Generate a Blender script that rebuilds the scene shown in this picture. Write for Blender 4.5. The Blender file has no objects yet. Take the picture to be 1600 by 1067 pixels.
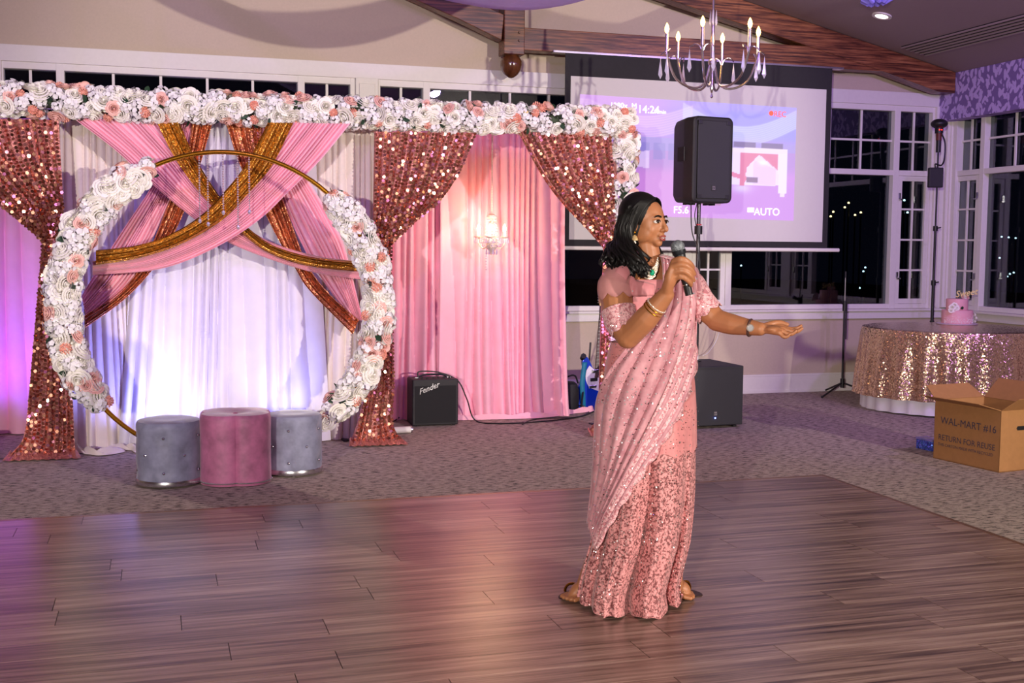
import bpy, math, random
import numpy as np
from mathutils import Vector, Matrix, Euler
S = bpy.context.scene
COL = S.collection
rnd = random.Random(7)
PI = math.pi
# ---------------------------------------------------------------- camera
YAW, PIT, ROL, FPX = math.radians(16.870), math.radians(4.592), math.radians(.468), 1824.3
CAM = np.array([0, 0, 1.45])
_f = np.array([math.sin(YAW)*math.cos(PIT), math.cos(YAW)*math.cos(PIT), -math.sin(PIT)])
_r = np.cross(_f, [0, 0, 1]); _r /= np.linalg.norm(_r); _u = np.cross(_r, _f)
_r, _u = _r*math.cos(ROL)+_u*math.sin(ROL), -_r*math.sin(ROL)+_u*math.cos(ROL)
cd = bpy.data.cameras.new('camera'); cam = bpy.data.objects.new('camera', cd); COL.objects.link(cam)
cd.sensor_width = 36; cd.lens = FPX/1600*36; cd.clip_end = 300
cam.matrix_world = Matrix(((_r[0], _u[0], -_f[0], 0), (_r[1], _u[1], -_f[1], 0), (_r[2], _u[2], -_f[2], 1.45), (0, 0, 0, 1)))
S.camera = cam
# ---------------------------------------------------------------- world, exposure, room lights
S.view_settings.view_transform = 'Standard'; S.view_settings.look = 'None'
S.view_settings.exposure = 0.0; S.view_settings.gamma = 1; S.view_settings.use_curve_mapping = False
W = bpy.data.worlds.new('night'); S.world = W; W.use_nodes = True
W.node_tree.nodes['Background'].inputs[0].default_value = (.0022, .0026, .006, 1)
W.node_tree.nodes['Background'].inputs[1].default_value = 1

def light(name, kind, loc, energy, color, target=None, size=.3, sy=None, spot=None, blend=.4):
    l = bpy.data.lights.new(name, kind); l.energy = energy; l.color = color
    o = bpy.data.objects.new(name, l); COL.objects.link(o); o.location = loc
    if kind == 'AREA':
        l.size = size
        if sy: l.shape = 'RECTANGLE'; l.size_y = sy
    else: l.shadow_soft_size = size
    if kind == 'SPOT': l.spot_size = math.radians(spot); l.spot_blend = blend
    if target is not None:
        d = Vector(target)-Vector(loc); o.rotation_euler = d.to_track_quat('-Z', 'Y').to_euler()
    return o
# two white strobes either side of the camera, violet wash from the ceiling
light('strobe_light', 'SPOT', (-3.4, -4.2, 2.15), 3000, (1, .90, .80), (5.2, 9.5, 1.1), .06, spot=52, blend=.35)
light('strobe_light', 'SPOT', (6.2, -3.6, 2.5), 3600, (1, .88, .78), (.9, 9.3, 2.0), .06, spot=50, blend=.35)
for p_, tg in (((-2.2, 3.2, 3.6), (-1, 10.5, 3.2)), ((1.0, 2.6, 4.3), (1.5, 10.5, 3.0)), ((4.2, 3.0, 3.9), (4.5, 10.5, 2.6)), ((6.9, 4.4, 3.2), (7.8, 9.8, 3.0)), ((6.0, 5.5, 3.5), (6.6, 9.5, .8))):
    light('violet_par', 'SPOT', p_, 190, (.50, .27, 1.0), tg, .10, spot=105, blend=.9)

# ---------------------------------------------------------------- picture point -> point on a real plane
def ray(x, y): return _f+_r*(x-800)/FPX-_u*(y-533.5)/FPX
def PY(x, y, Y): d = ray(x, y); return CAM+d*Y/d[1]
def PX(x, y, X): d = ray(x, y); return CAM+d*X/d[0]
def PZ(x, y, z=0.): d = ray(x, y); return CAM+d*(z-1.45)/d[2]

# ---------------------------------------------------------------- object helpers
def tag(o, label=None, cat=None, group=None, kind=None):
    if label: o['label'] = label
    if cat: o['category'] = cat
    if group: o['group'] = group
    if kind: o['kind'] = kind
    return o
ROOTLOC = {}
def thing(name, label, cat, loc, group=None, kind=None):
    o = bpy.data.objects.new(name, None); COL.objects.link(o); o.location = loc; o.empty_display_size = .1
    ROOTLOC[o.name] = Vector(loc)
    return tag(o, label, cat, group, kind)
def link(o, parent=None):
    COL.objects.link(o)
    if parent is not None:
        o.parent = parent
        if parent.name in ROOTLOC: o.matrix_parent_inverse = Matrix.Translation(-ROOTLOC[parent.name])
    return o
class MB:
    def __init__(s): s.v = []; s.f = []; s.uv = None
    def add(s, vs, fs):
        n = len(s.v); s.v += [tuple(map(float, p)) for p in vs]; s.f += [tuple(n+i for i in f) for f in fs]; return s
    def box(s, a, b):
        x0, y0, z0 = [min(a[i], b[i]) for i in range(3)]; x1, y1, z1 = [max(a[i], b[i]) for i in range(3)]
        return s.add([(x0, y0, z0), (x1, y0, z0), (x1, y1, z0), (x0, y1, z0), (x0, y0, z1), (x1, y0, z1), (x1, y1, z1), (x0, y1, z1)],
                     [(0, 3, 2, 1), (4, 5, 6, 7), (0, 1, 5, 4), (1, 2, 6, 5), (2, 3, 7, 6), (3, 0, 4, 7)])
    def obox(s, c, ax, ay, az):
        c, ax, ay, az = map(np.array, (c, ax, ay, az)); vs = []
        for sz in (-1, 1):
            for sx, sy in ((-1, -1), (1, -1), (1, 1), (-1, 1)): vs.append(c+ax*sx+ay*sy+az*sz)
        return s.add(vs, [(0, 3, 2, 1), (4, 5, 6, 7), (0, 1, 5, 4), (1, 2, 6, 5), (2, 3, 7, 6), (3, 0, 4, 7)])
    def prism(s, poly, dirv):
        n = len(poly); d = np.array(dirv, float); P = [np.array(p, float) for p in poly]
        return s.add(P+[p+d for p in P], [tuple(range(n))[::-1], tuple(range(n, 2*n))]+[(i, (i+1) % n, n+(i+1) % n, n+i) for i in range(n)])
    def tube(s, pts, rad, n=10, flat=None, caps=True):
        P = [np.array(p, float) for p in pts]; m = len(P)
        if not hasattr(rad, '__len__'): rad = [rad]*m
        T = []
        for i in range(m):
            t = P[min(i+1, m-1)]-P[max(i-1, 0)]; T.append(t/(np.linalg.norm(t)+1e-9))
        ref = np.array([0, 0, 1.]) if abs(T[0][2]) < .9 else np.array([1., 0, 0])
        a = np.cross(T[0], ref); a /= np.linalg.norm(a); vs = []; base = len(s.v)
        for i in range(m):
            a = a-T[i]*(a@T[i]); a /= np.linalg.norm(a)+1e-9; b = np.cross(T[i], a)
            for k in range(n):
                th = 2*PI*k/n; vs.append(P[i]+(a*math.cos(th)+b*math.sin(th))*rad[i])
        fs = [(i*n+k, i*n+(k+1) % n, (i+1)*n+(k+1) % n, (i+1)*n+k) for i in range(m-1) for k in range(n)]
        if caps: fs += [tuple(range(n))[::-1], tuple(range((m-1)*n, m*n))]
        return s.add(vs, fs)
    def limb(s, pts, rad, n=14, sub=5):
        """smooth tapered limb with round ends"""
        P = cr(pts, (len(pts)-1)*sub+1); R = np.interp(np.linspace(0, len(rad)-1, len(P)), range(len(rad)), rad)
        s.tube(P, list(R), n); s.ell(P[0], (R[0],)*3, n, n//2+2); s.ell(P[-1], (R[-1],)*3, n, n//2+2); return s
    def ell(s, c, r, n=16, m=10, M=None):
        vs = [(0, 0, 1)]
        for j in range(1, m):
            for k in range(n): a = PI*j/m; b = 2*PI*k/n; vs.append((math.sin(a)*math.cos(b), math.sin(a)*math.sin(b), math.cos(a)))
        vs.append((0, 0, -1)); V = np.array(vs)*np.array(r)
        if M is not None: V = V@np.array(M)
        V = V+np.array(c); last = len(vs)-1
        fs = [(0, 1+k, 1+(k+1) % n) for k in range(n)]
        fs += [(1+j*n+k, 1+(j+1)*n+k, 1+(j+1)*n+(k+1) % n, 1+j*n+(k+1) % n) for j in range(m-2) for k in range(n)]
        fs += [(last, 1+(m-2)*n+(k+1) % n, 1+(m-2)*n+k) for k in range(n)]
        return s.add(V, fs)
    def lathe(s, c, prof, n=24, wob=None):
        """profile [(r,z)] around a vertical axis"""
        c = np.array(c, float); vs = []
        for j, (r, z) in enumerate(prof):
            for k in range(n):
                th = 2*PI*k/n; rr = r if wob is None else wob(r, z, th); vs.append(c+np.array([rr*math.cos(th), rr*math.sin(th), z]))
        m = len(prof); fs = [(j*n+k, j*n+(k+1) % n, (j+1)*n+(k+1) % n, (j+1)*n+k) for j in range(m-1) for k in range(n)]
        fs += [tuple(range(n))[::-1], tuple(range((m-1)*n, m*n))]
        return s.add(vs, fs)
    def grid(s, rows, closed=False):
        m = len(rows); n = len(rows[0]); vs = [p for r in rows for p in r]
        kk = n if closed else n-1
        return s.add(vs, [(j*n+k, j*n+(k+1) % n, (j+1)*n+(k+1) % n, (j+1)*n+k) for j in range(m-1) for k in range(kk)])
    def mesh(s, name, mat=None, smooth=True):
        me = bpy.data.meshes.new(name); me.from_pydata(s.v, [], s.f); me.validate(); me.update()
        if mat: me.materials.append(mat)
        if smooth:
            me.polygons.foreach_set('use_smooth', [True]*len(me.polygons))
            try: me.set_sharp_from_angle(angle=math.radians(40))
            except Exception: pass
        return me
    def build(s, name, mat, parent=None, smooth=True, bevel=0, solid=0, label=None, kind=None, uv=None):
        me = s.mesh(name, mat, smooth)
        if uv is not None:
            l = me.uv_layers.new(name='UVMap')
            vi = np.empty(len(me.loops), int); me.loops.foreach_get('vertex_index', vi)
            l.data.foreach_set('uv', np.array(uv, float)[vi].ravel())
        o = bpy.data.objects.new(name, me); link(o, parent)
        if bevel:
            b = o.modifiers.new('bevel', 'BEVEL'); b.width = bevel; b.segments = 2; b.limit_method = 'ANGLE'; b.angle_limit = math.radians(40)
        if solid:
            b = o.modifiers.new('solid', 'SOLIDIFY'); b.thickness = solid; b.offset = 0
        tag(o, label, None, None, kind)
        return o
def cr(pts, n):
    """Catmull-Rom through pts, n samples"""
    P = np.array(pts, float); m = len(P)
    Q = np.vstack([2*P[0]-P[1], P, 2*P[-1]-P[-2]]); out = []
    for t in np.linspace(0, m-1, n):
        i = min(int(t), m-2); f = t-i; a, b, c, d = Q[i], Q[i+1], Q[i+2], Q[i+3]
        out.append(.5*((2*b)+(c-a)*f+(2*a-5*b+4*c-d)*f*f+(3*b-a-3*c+d)*f**3))
    return np.array(out)
def remesh(mb, name, mat, vox, it=3):
    me = mb.mesh(name+'_raw'); o = bpy.data.objects.new(name+'_raw', me); COL.objects.link(o)
    r = o.modifiers.new('r', 'REMESH'); r.mode = 'VOXEL'; r.voxel_size = vox; r.use_smooth_shade = True
    k = o.modifiers.new('s', 'SMOOTH'); k.iterations = it; k.factor = .5
    dg = bpy.context.evaluated_depsgraph_get(); dg.update()
    nm = bpy.data.meshes.new_from_object(o.evaluated_get(dg)); nm.name = name
    nm.materials.clear(); nm.materials.append(mat); nm.polygons.foreach_set('use_smooth', [True]*len(nm.polygons))
    bpy.data.objects.remove(o); bpy.data.meshes.remove(me); return nm
def inst(name, me, parent, loc, rot=(0, 0, 0), sc=1.):
    o = bpy.data.objects.new(name, me); o.location = loc
    o.rotation_euler = rot; o.scale = (sc,)*3 if not hasattr(sc, '__len__') else sc
    return link(o, parent)
def text(name, body, size, o0, xd, ud, mat, parent=None, ext=.0006, shear=0, label=None, off=0, align='LEFT', space=1):
    c = bpy.data.curves.new(name, 'FONT'); c.body = body; c.size = size; c.extrude = ext; c.shear = shear; c.align_x = align
    c.offset = off; c.resolution_u = 3; c.space_character = space; c.materials.append(mat)
    o = bpy.data.objects.new(name, c)
    x = Vector(xd).normalized(); n = x.cross(Vector(ud)).normalized(); y = n.cross(x)
    o.matrix_basis = Matrix((( x.x, y.x, n.x, o0[0]), (x.y, y.y, n.y, o0[1]), (x.z, y.z, n.z, o0[2]), (0, 0, 0, 1)))
    COL.objects.link(o); dg = bpy.context.evaluated_depsgraph_get(); dg.update()
    me = bpy.data.meshes.new_from_object(o.evaluated_get(dg)); me.name = name; mb_ = o.matrix_basis.copy(); bpy.data.objects.remove(o)
    o = bpy.data.objects.new(name, me); o.matrix_basis = mb_; link(o, parent); tag(o, label); return o

# ---------------------------------------------------------------- materials
def lin(c):
    """sRGB 0-255 -> linear"""
    return tuple(((v/255)/12.92 if v/255 <= .04045 else ((v/255+.055)/1.055)**2.4) for v in c)+(1,)
def base(name):
    m = bpy.data.materials.new(name); m.use_nodes = True; nt = m.node_tree
    return m, nt, nt.nodes['Principled BSDF']
def N(nt, t, **kw):
    n = nt.nodes.new(t)
    for k, v in kw.items(): setattr(n, k, v)
    return n
def coords(nt, scale=(1, 1, 1), kind='Object'):
    tc = N(nt, 'ShaderNodeTexCoord'); mp = N(nt, 'ShaderNodeMapping'); mp.inputs['Scale'].default_value = scale
    nt.links.new(tc.outputs[kind], mp.inputs[0]); return mp.outputs[0]
def ramp(nt, fac, stops, interp='LINEAR'):
    r = N(nt, 'ShaderNodeValToRGB'); r.color_ramp.interpolation = interp
    while len(r.color_ramp.elements) < len(stops): r.color_ramp.elements.new(.5)
    for e, (p, c) in zip(r.color_ramp.elements, stops): e.position = p; e.color = c
    nt.links.new(fac, r.inputs[0]); return r.outputs[0]
def mix(nt, fac, a, b):
    n = N(nt, 'ShaderNodeMix', data_type='RGBA')
    for sock, val in ((n.inputs[0], fac), (n.inputs[6], a), (n.inputs[7], b)):
        if hasattr(val, 'links'): nt.links.new(val, sock)
        else: sock.default_value = val
    return n.outputs[2]
def mathn(nt, op, a, b=None):
    n = N(nt, 'ShaderNodeMath', operation=op)
    for i, v in enumerate((a, b)):
        if v is None: continue
        if hasattr(v, 'links'): nt.links.new(v, n.inputs[i])
        else: n.inputs[i].default_value = v
    return n.outputs[0]
def noise(nt, co, scale, detail=3, rough=.6):
    n = N(nt, 'ShaderNodeTexNoise'); n.inputs['Scale'].default_value = scale; n.inputs['Detail'].default_value = detail
    n.inputs['Roughness'].default_value = rough; nt.links.new(co, n.inputs['Vector']); return n.outputs[0]
def vor(nt, co, scale, rndm=1):
    n = N(nt, 'ShaderNodeTexVoronoi'); n.inputs['Scale'].default_value = scale; n.inputs['Randomness'].default_value = rndm
    nt.links.new(co, n.inputs['Vector']); return n
def bump(nt, b, h, strength=.3, dist=.01):
    n = N(nt, 'ShaderNodeBump'); n.inputs['Strength'].default_value = strength; n.inputs['Distance'].default_value = dist
    nt.links.new(h, n.inputs['Height']); nt.links.new(n.outputs[0], b.inputs['Normal'])
def mat(name, c, rough=.6, metal=0, var=.12, scale=30, bmp=0, sheen=0, coat=0, sub=0):
    m, nt, b = base(name); c = lin(c); co = coords(nt)
    f = noise(nt, co, scale)
    d = tuple(x*(1-var) for x in c[:3])+(1,); e = tuple(min(1, x*(1+var)) for x in c[:3])+(1,)
    nt.links.new(ramp(nt, f, [(.3, d), (.7, e)]), b.inputs['Base Color'])
    b.inputs['Roughness'].default_value = rough; b.inputs['Metallic'].default_value = metal
    if sheen: b.inputs['Sheen Weight'].default_value = sheen; b.inputs['Sheen Roughness'].default_value = .35
    if coat: b.inputs['Coat Weight'].default_value = coat; b.inputs['Coat Roughness'].default_value = .15
    if bmp: bump(nt, b, f, bmp, .004)
    return m
def emit(name, c, strength):
    m, nt, b = base(name); b.inputs['Emission Color'].default_value = lin(c); b.inputs['Emission Strength'].default_value = strength
    b.inputs['Base Color'].default_value = lin(c); return m
def glitter(name, c1, c2, scale=150, tilt=.9, rough=.28, metal=.9, kind='Object'):
    m, nt, b = base(name); co = coords(nt, kind=kind); v = vor(nt, co, scale)
    nt.links.new(mix(nt, v.outputs['Color'], lin(c1), lin(c2)), b.inputs['Base Color'])
    b.inputs['Roughness'].default_value = rough; b.inputs['Metallic'].default_value = metal
    g = N(nt, 'ShaderNodeNewGeometry'); s1 = N(nt, 'ShaderNodeVectorMath', operation='SUBTRACT'); s1.inputs[1].default_value = (.5, .5, .5)
    nt.links.new(v.outputs['Color'], s1.inputs[0])
    s2 = N(nt, 'ShaderNodeVectorMath', operation='SCALE'); s2.inputs['Scale'].default_value = tilt; nt.links.new(s1.outputs[0], s2.inputs[0])
    s3 = N(nt, 'ShaderNodeVectorMath', operation='ADD'); nt.links.new(g.outputs['Normal'], s3.inputs[0]); nt.links.new(s2.outputs[0], s3.inputs[1])
    s4 = N(nt, 'ShaderNodeVectorMath', operation='NORMALIZE'); nt.links.new(s3.outputs[0], s4.inputs[0]); nt.links.new(s4.outputs[0], b.inputs['Normal'])
    return m
def sheer(name, c, alpha, rough=.7):
    m = mat(name, c, rough, var=.05); m.node_tree.nodes['Principled BSDF'].inputs['Alpha'].default_value = alpha; return m
def glassy(name, tint=(255, 255, 255), refl=.1):
    m = bpy.data.materials.new(name); m.use_nodes = True; nt = m.node_tree; nt.nodes.clear()
    o = N(nt, 'ShaderNodeOutputMaterial'); mx = N(nt, 'ShaderNodeMixShader'); t = N(nt, 'ShaderNodeBsdfTransparent'); g = N(nt, 'ShaderNodeBsdfGlossy')
    t.inputs[0].default_value = lin(tint); g.inputs['Roughness'].default_value = .01; fr = N(nt, 'ShaderNodeLayerWeight'); fr.inputs[0].default_value = .2
    nt.links.new(mathn(nt, 'MAXIMUM', mathn(nt, 'MULTIPLY', fr.outputs['Fresnel'], 1.0), refl), mx.inputs[0])
    nt.links.new(t.outputs[0], mx.inputs[1]); nt.links.new(g.outputs[0], mx.inputs[2]); nt.links.new(mx.outputs[0], o.inputs[0]); return m
def woodmat(name, cols, sx=(1.2, 14, 14), rough=.4, coat=0, rand=True, bmp=.15):
    m, nt, b = base(name); tc = N(nt, 'ShaderNodeTexCoord'); oi = N(nt, 'ShaderNodeObjectInfo')
    ad = N(nt, 'ShaderNodeVectorMath', operation='ADD'); nt.links.new(tc.outputs['Object'], ad.inputs[0])
    if rand:
        cx = N(nt, 'ShaderNodeCombineXYZ')
        for i in range(3): nt.links.new(mathn(nt, 'MULTIPLY', oi.outputs['Random'], 17.3+9*i), cx.inputs[i])
        nt.links.new(cx.outputs[0], ad.inputs[1])
    mp = N(nt, 'ShaderNodeMapping'); mp.inputs['Scale'].default_value = sx; nt.links.new(ad.outputs[0], mp.inputs[0])
    f1 = noise(nt, mp.outputs[0], 1.6, 6, .62)
    mp2 = N(nt, 'ShaderNodeMapping'); mp2.inputs['Scale'].default_value = (sx[0]*1.5, sx[1]*6, sx[2]*6); nt.links.new(ad.outputs[0], mp2.inputs[0])
    f2 = noise(nt, mp2.outputs[0], 2.5, 3)
    f = mathn(nt, 'ADD', mathn(nt, 'MULTIPLY', f1, .72), mathn(nt, 'MULTIPLY', f2, .28))
    if rand: f = mathn(nt, 'ADD', f, mathn(nt, 'MULTIPLY', mathn(nt, 'SUBTRACT', oi.outputs['Random'], .5), .07))
    nt.links.new(ramp(nt, f, [(p, lin(c)) for p, c in cols]), b.inputs['Base Color'])
    b.inputs['Roughness'].default_value = rough
    if coat: b.inputs['Coat Weight'].default_value = coat; b.inputs['Coat Roughness'].default_value = .3
    bump(nt, b, f, bmp, .003); return m

M_wall = mat('wall_paint', (196, 180, 160), .8, var=.03, scale=60, bmp=.05)
M_white = mat('white_trim_paint', (226, 222, 216), .5, var=.02)
M_ceil = mat('ceiling_paint', (150, 132, 134), .85, var=.03, scale=80)
M_beam = woodmat('dark_stained_timber', [(.36, (30, 14, 8)), (.46, (84, 44, 26)), (.56, (136, 84, 52)), (.7, (176, 120, 80))], (1.6, 36, 36), .35, rand=False)
M_plank = woodmat('dance_floor_vinyl', [(.35, (62, 46, 40)), (.45, (112, 88, 78)), (.55, (152, 124, 112)), (.70, (190, 164, 150))], (.8, 20, 20), .29, rand=True, bmp=.06)
M_black = mat('black_plastic', (24, 24, 26), .45, var=.1)
M_blackc = mat('black_textured_coating', (31, 30, 32), .6, var=.4, scale=400, bmp=.3)
M_chrome = mat('brushed_metal', (200, 200, 205), .25, 1, var=.03)
M_gold = mat('gold_metal', (196, 140, 40), .25, 1, var=.05)
M_pink = mat('pink_chiffon', (250, 184, 202), .75, var=.04, scale=8, sheen=.3)
M_warmlit = mat('warm_lit_drape_fabric', (236, 224, 216), .8, var=.03, scale=8, sheen=.2)  # white cloth, warm light mixed into the colour
M_whitecloth = mat('white_sheer_drape', (235, 230, 240), .8, var=.03, scale=8, sheen=.2)
M_goldseq = glitter('gold_sequin_fabric', (235, 176, 76), (150, 98, 30), 150, .75, .32, .7)
M_copseq = glitter('copper_sequin_fabric', (250, 170, 120), (170, 92, 62), 150, .75, .32, .7)
M_rosefab = glitter('rose_gold_mesh_fabric', (226, 150, 138), (150, 86, 80), 120, .6, .45, .4)
M_sequin = mat('rose_gold_sequins', (240, 168, 140), .2, 1, var=.3, scale=45)
M_wp = mat('white_rose_petals', (252, 248, 236), .7, var=.04)
M_pp = mat('blush_rose_petals', (246, 196, 182), .7, var=.06)
M_sp = mat('salmon_carnation_petals', (240, 172, 150), .75, var=.08)
M_bl = mat('white_blossom_petals', (244, 242, 240), .7, var=.03)
M_leaf = mat('dark_green_leaves', (36, 66, 44), .5, var=.25)
M_glass = glassy('window_glass', (215, 220, 225), .07)
M_crystal = mat('cut_crystal', (226, 222, 246), .08, .25, var=.1); M_crystal.node_tree.nodes['Principled BSDF'].inputs['Alpha'].default_value = .62
M_screen = mat('matte_screen_white', (208, 205, 203), .9, var=.01)
M_bulb = emit('warm_filament_bulb', (255, 190, 90), 14)

# ---------------------------------------------------------------- room shell
D = 10.54
def carpet():
    m, nt, b = base('patterned_carpet'); co = coords(nt, (17, 50, 40)); f = noise(nt, co, 1.0, 4, .7)
    f2 = noise(nt, coords(nt, (1, 1, 1)), 340, 2); h = mathn(nt, 'ADD', mathn(nt, 'MULTIPLY', f, .75), mathn(nt, 'MULTIPLY', f2, .25))
    nt.links.new(ramp(nt, h, [(.38, lin((40, 35, 34))), (.44, lin((104, 94, 86))), (.50, lin((176, 160, 146))), (.7, lin((190, 174, 160)))]), b.inputs['Base Color'])
    b.inputs['Roughness'].default_value = .95; bump(nt, b, h, .5, .006); return m
tag(MB().box((-5, -5, -.05), (8.2, 10.7, 0)).build('floor', carpet(), smooth=False), kind='structure')
def structure(name, mb, m, bevel=0): return tag(mb.build(name, m, smooth=False, bevel=bevel), kind='structure')
ZC = lambda X: 3.27+.23*(7.82-X)
XR = 1.2
cb = MB().prism([(8.2, -5, ZC(8.2)), (XR, -5, ZC(XR)), (XR, -5, ZC(XR)+.1), (8.2, -5, ZC(8.2)+.1)], (0, 15.7, 0))
cb.prism([(XR, -5, ZC(XR)), (-5, -5, ZC(XR)-.23*(XR+5)), (-5, -5, ZC(XR)-.23*(XR+5)+.1), (XR, -5, ZC(XR)+.1)], (0, 15.7, 0))
structure('ceiling', cb, M_ceil)
wb = MB().box((-5, D, 3.0), (8.2, D+.16, 5.0)).box((-5, D, 0), (8.2, D+.16, .86)).box((-5, D, .8), (-1.4, D+.16, 3.05))
structure('wall_back', wb, M_wall)
structure('wall_left', MB().box((-5, -5, 0), (-4.9, D, 4.5)), M_wall)
structure('wall_front', MB().box((-5, -5, 0), (8.2, -4.9, 5)), M_wall)
structure('wall_right', MB().box((7.98, -5, 0), (8.14, D+.1, .86)).box((7.98, -5, 2.9), (8.14, D+.1, 3.4)).box((7.98, -5, .8), (8.14, 5.6, 3.0)), M_wall)
structure('baseboard_back', MB().box((-5, D-.02, 0), (7.98, D, .17)).box((-5, D-.028, 0), (7.98, D, .03)).box((-5, D-.013, .17), (7.98, D, .19)), M_white, .003)
structure('baseboard_right', MB().box((7.96, -5, 0), (7.98, D, .19)), M_white, .003)
structure('trim_1', MB().box((-5, D-.03, 2.945), (7.82, D, 3.08)), M_white, .003)             # header band
structure('trim_2', MB().box((-5, D-.04, .748), (7.98, D, .825)).box((-5, D-.075, .825), (7.98, D, .848)), M_white, .003)  # sill and apron
structure('trim_3', MB().box((7.94, -5, .748), (7.98, D, .825)).box((7.905, -5, .825), (7.98, D, .848)), M_white, .003)
def column(x0, x1, n):
    structure(n, MB().box((x0, D-.035, .848), (x1, D+.16, 2.95)).box((x0+.03, D-.045, .86), (x1-.03, D, 2.9)), M_white, .004)
column(-1.40, -1.205, 'trim_4'); column(1.712, 1.915, 'trim_5'); column(4.83, 5.03, 'trim_6')
structure('trim_7', MB().box((7.79, D-.04, .848), (8.0, D+.16, 2.95)).box((7.84, D-.06, .86), (7.87, D, 2.9)).box((7.9, D-.08, .86), (7.98, D, 2.9)).box((7.95, D-.16, .86), (8.14, D+.1, 2.9)).box((7.93, D-.1, .86), (7.97, D-.05, 2.9)), M_white, .003)
# wall panel strips on the dado under the middle column
structure('trim_8', MB().box((4.86, D-.012, .19), (5.0, D, .748)), M_white)
structure('trim_9', MB().box((4.07, D-.012, .19), (4.2, D, .748)), M_white)

def window(n, axis, units, u0, u1):
    """units: (a,b,kind) along the wall; kind c casement, w picture"""
    root = thing('window_%d' % n, None, None, (0, 0, 0), kind='structure')
    def bx(mb, a, b, z0, z1, d0, d1):
        return mb.box((a, D+d0, z0), (b, D+d1, z1)) if axis == 'x' else mb.box((7.98+d0, a, z0), (7.98+d1, b, z1))
    fr = MB(); lo, hi = .848, 2.95
    bx(fr, u0+.002, u1-.002, lo+.002, .897, -.008, .097); bx(fr, u0+.002, u1-.002, 2.888, hi-.002, -.008, .097); bx(fr, u0+.002, u1-.002, 2.228, 2.284, -.008, .09)
    edges = sorted([e for a, b, k in units for e in (a, b)])
    prev = u0
    for i in range(0, len(edges), 2):
        bx(fr, prev, edges[i], lo, hi, -.01, .1); prev = edges[i+1]
    bx(fr, prev, u1, lo, hi, -.01, .1)
    fr.build('window_frame', M_white, root, smooth=False, bevel=.004)
    for a, b, k in units:
        zm = 2.585; w = b-a; nx = 1 if k == 'c' else 4
        bx(MB(), a, b, 2.284, 2.888, .055, .06).build('pane', M_glass, root, smooth=False)
        for i in range(1, nx+1):
            x = a+w*i/(nx+1); bx(MB(), x-.011, x+.011, 2.284, 2.888, .035, .05).build('muntin', M_white, root, smooth=False)
        bx(MB(), a, b, zm-.01, zm+.01, .033, .052).build('muntin', M_white, root, smooth=False)
        if k == 'w': bx(MB(), a, b, .897, 2.228, .055, .06).build('pane', M_glass, root, smooth=False)
        else:
            s = MB(); g0, g1 = .95, 2.175; ia, ib = a+.052, b-.052
            for p in ((a, ia, .897, 2.228, 0, .05), (ib, b, .897, 2.228, 0, .05), (ia-.005, ib+.005, .899, g0, .002, .048), (ia-.005, ib+.005, g1, 2.226, .002, .048)): bx(s, *p)
            sh = s.build('sash', M_white, root, smooth=False, bevel=.003)
            bx(MB(), ia, ib, g0, g1, .03, .035).build('pane', M_glass, root, smooth=False)
            xm = (ia+ib)/2; bx(MB(), xm-.01, xm+.01, g0, g1, .012, .028).build('muntin', M_white, root, smooth=False)
            for z in (1.883, 1.566, 1.249): bx(MB(), ia, ib, z-.009, z+.009, .01, .03).build('muntin', M_white, root, smooth=False)
            for z in (1.2, 2.02):
                h = MB(); bx(h, a+.008, a+.03, z-.03, z+.03, -.014, 0); bx(h, a+.012, a+.05, z-.045, z-.03, -.03, -.01)
                h.build('latch', M_chrome, sh, smooth=False, bevel=.002)
window(1, 'x', [(-1.19, -.787, 'c'), (-.722, 1.203, 'w'), (1.264, 1.667, 'c')], -1.205, 1.712)
window(2, 'x', [(1.938, 2.332, 'c'), (2.397, 4.322, 'w'), (4.383, 4.786, 'c')], 1.915, 4.83)
window(3, 'x', [(5.05, 5.41, 'c'), (5.476, 7.305, 'w'), (7.375, 7.762, 'c')], 5.03, 7.79)
window(4, 'y', [(10.04, 10.43, 'c'), (8.04, 9.972, 'w'), (7.58, 7.98, 'c')], 7.54, 10.46)
structure('trim_10', MB().box((7.945, 7.34, .848), (8.14, 7.54, 2.95)), M_white, .003)
window(5, 'y', [(6.9, 7.3, 'c'), (5.66, 6.84, 'w')], 5.6, 7.34)
# fabric covered valance over the right hand windows
def valmat():
    m, nt, b = base('leaf_print_fabric'); co = coords(nt, (1, 1, 1)); ds = []
    for rot, sc, of in ((.75, (1, 26, 11), 0), (-.6, (1, 26, 11), 3.3), (.1, (1, 24, 11), 7.7)):
        m1 = N(nt, 'ShaderNodeMapping'); m1.inputs['Rotation'].default_value = (rot, 0, 0); m1.inputs['Location'].default_value = (0, of, of); nt.links.new(co, m1.inputs[0])
        m2 = N(nt, 'ShaderNodeMapping'); m2.inputs['Scale'].default_value = sc; nt.links.new(m1.outputs[0], m2.inputs[0]); v = vor(nt, m2.outputs[0], .75); ds.append(v.outputs['Distance'])
    a = mathn(nt, 'MINIMUM', mathn(nt, 'MINIMUM', ds[0], ds[1]), ds[2])
    nt.links.new(ramp(nt, a, [(.34, lin((190, 166, 226))), (.38, lin((122, 100, 160)))]), b.inputs['Base Color']); b.inputs['Roughness'].default_value = .8; return m
tv = thing('window_valance', 'leaf-print fabric box valance above the right-hand windows', 'valance', (7.9, 8, 2.8))
MB().box((7.82, 5.2, 2.795), (7.98, D, 3.268)).build('valance_box', valmat(), tv, smooth=False, bevel=.004)
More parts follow.
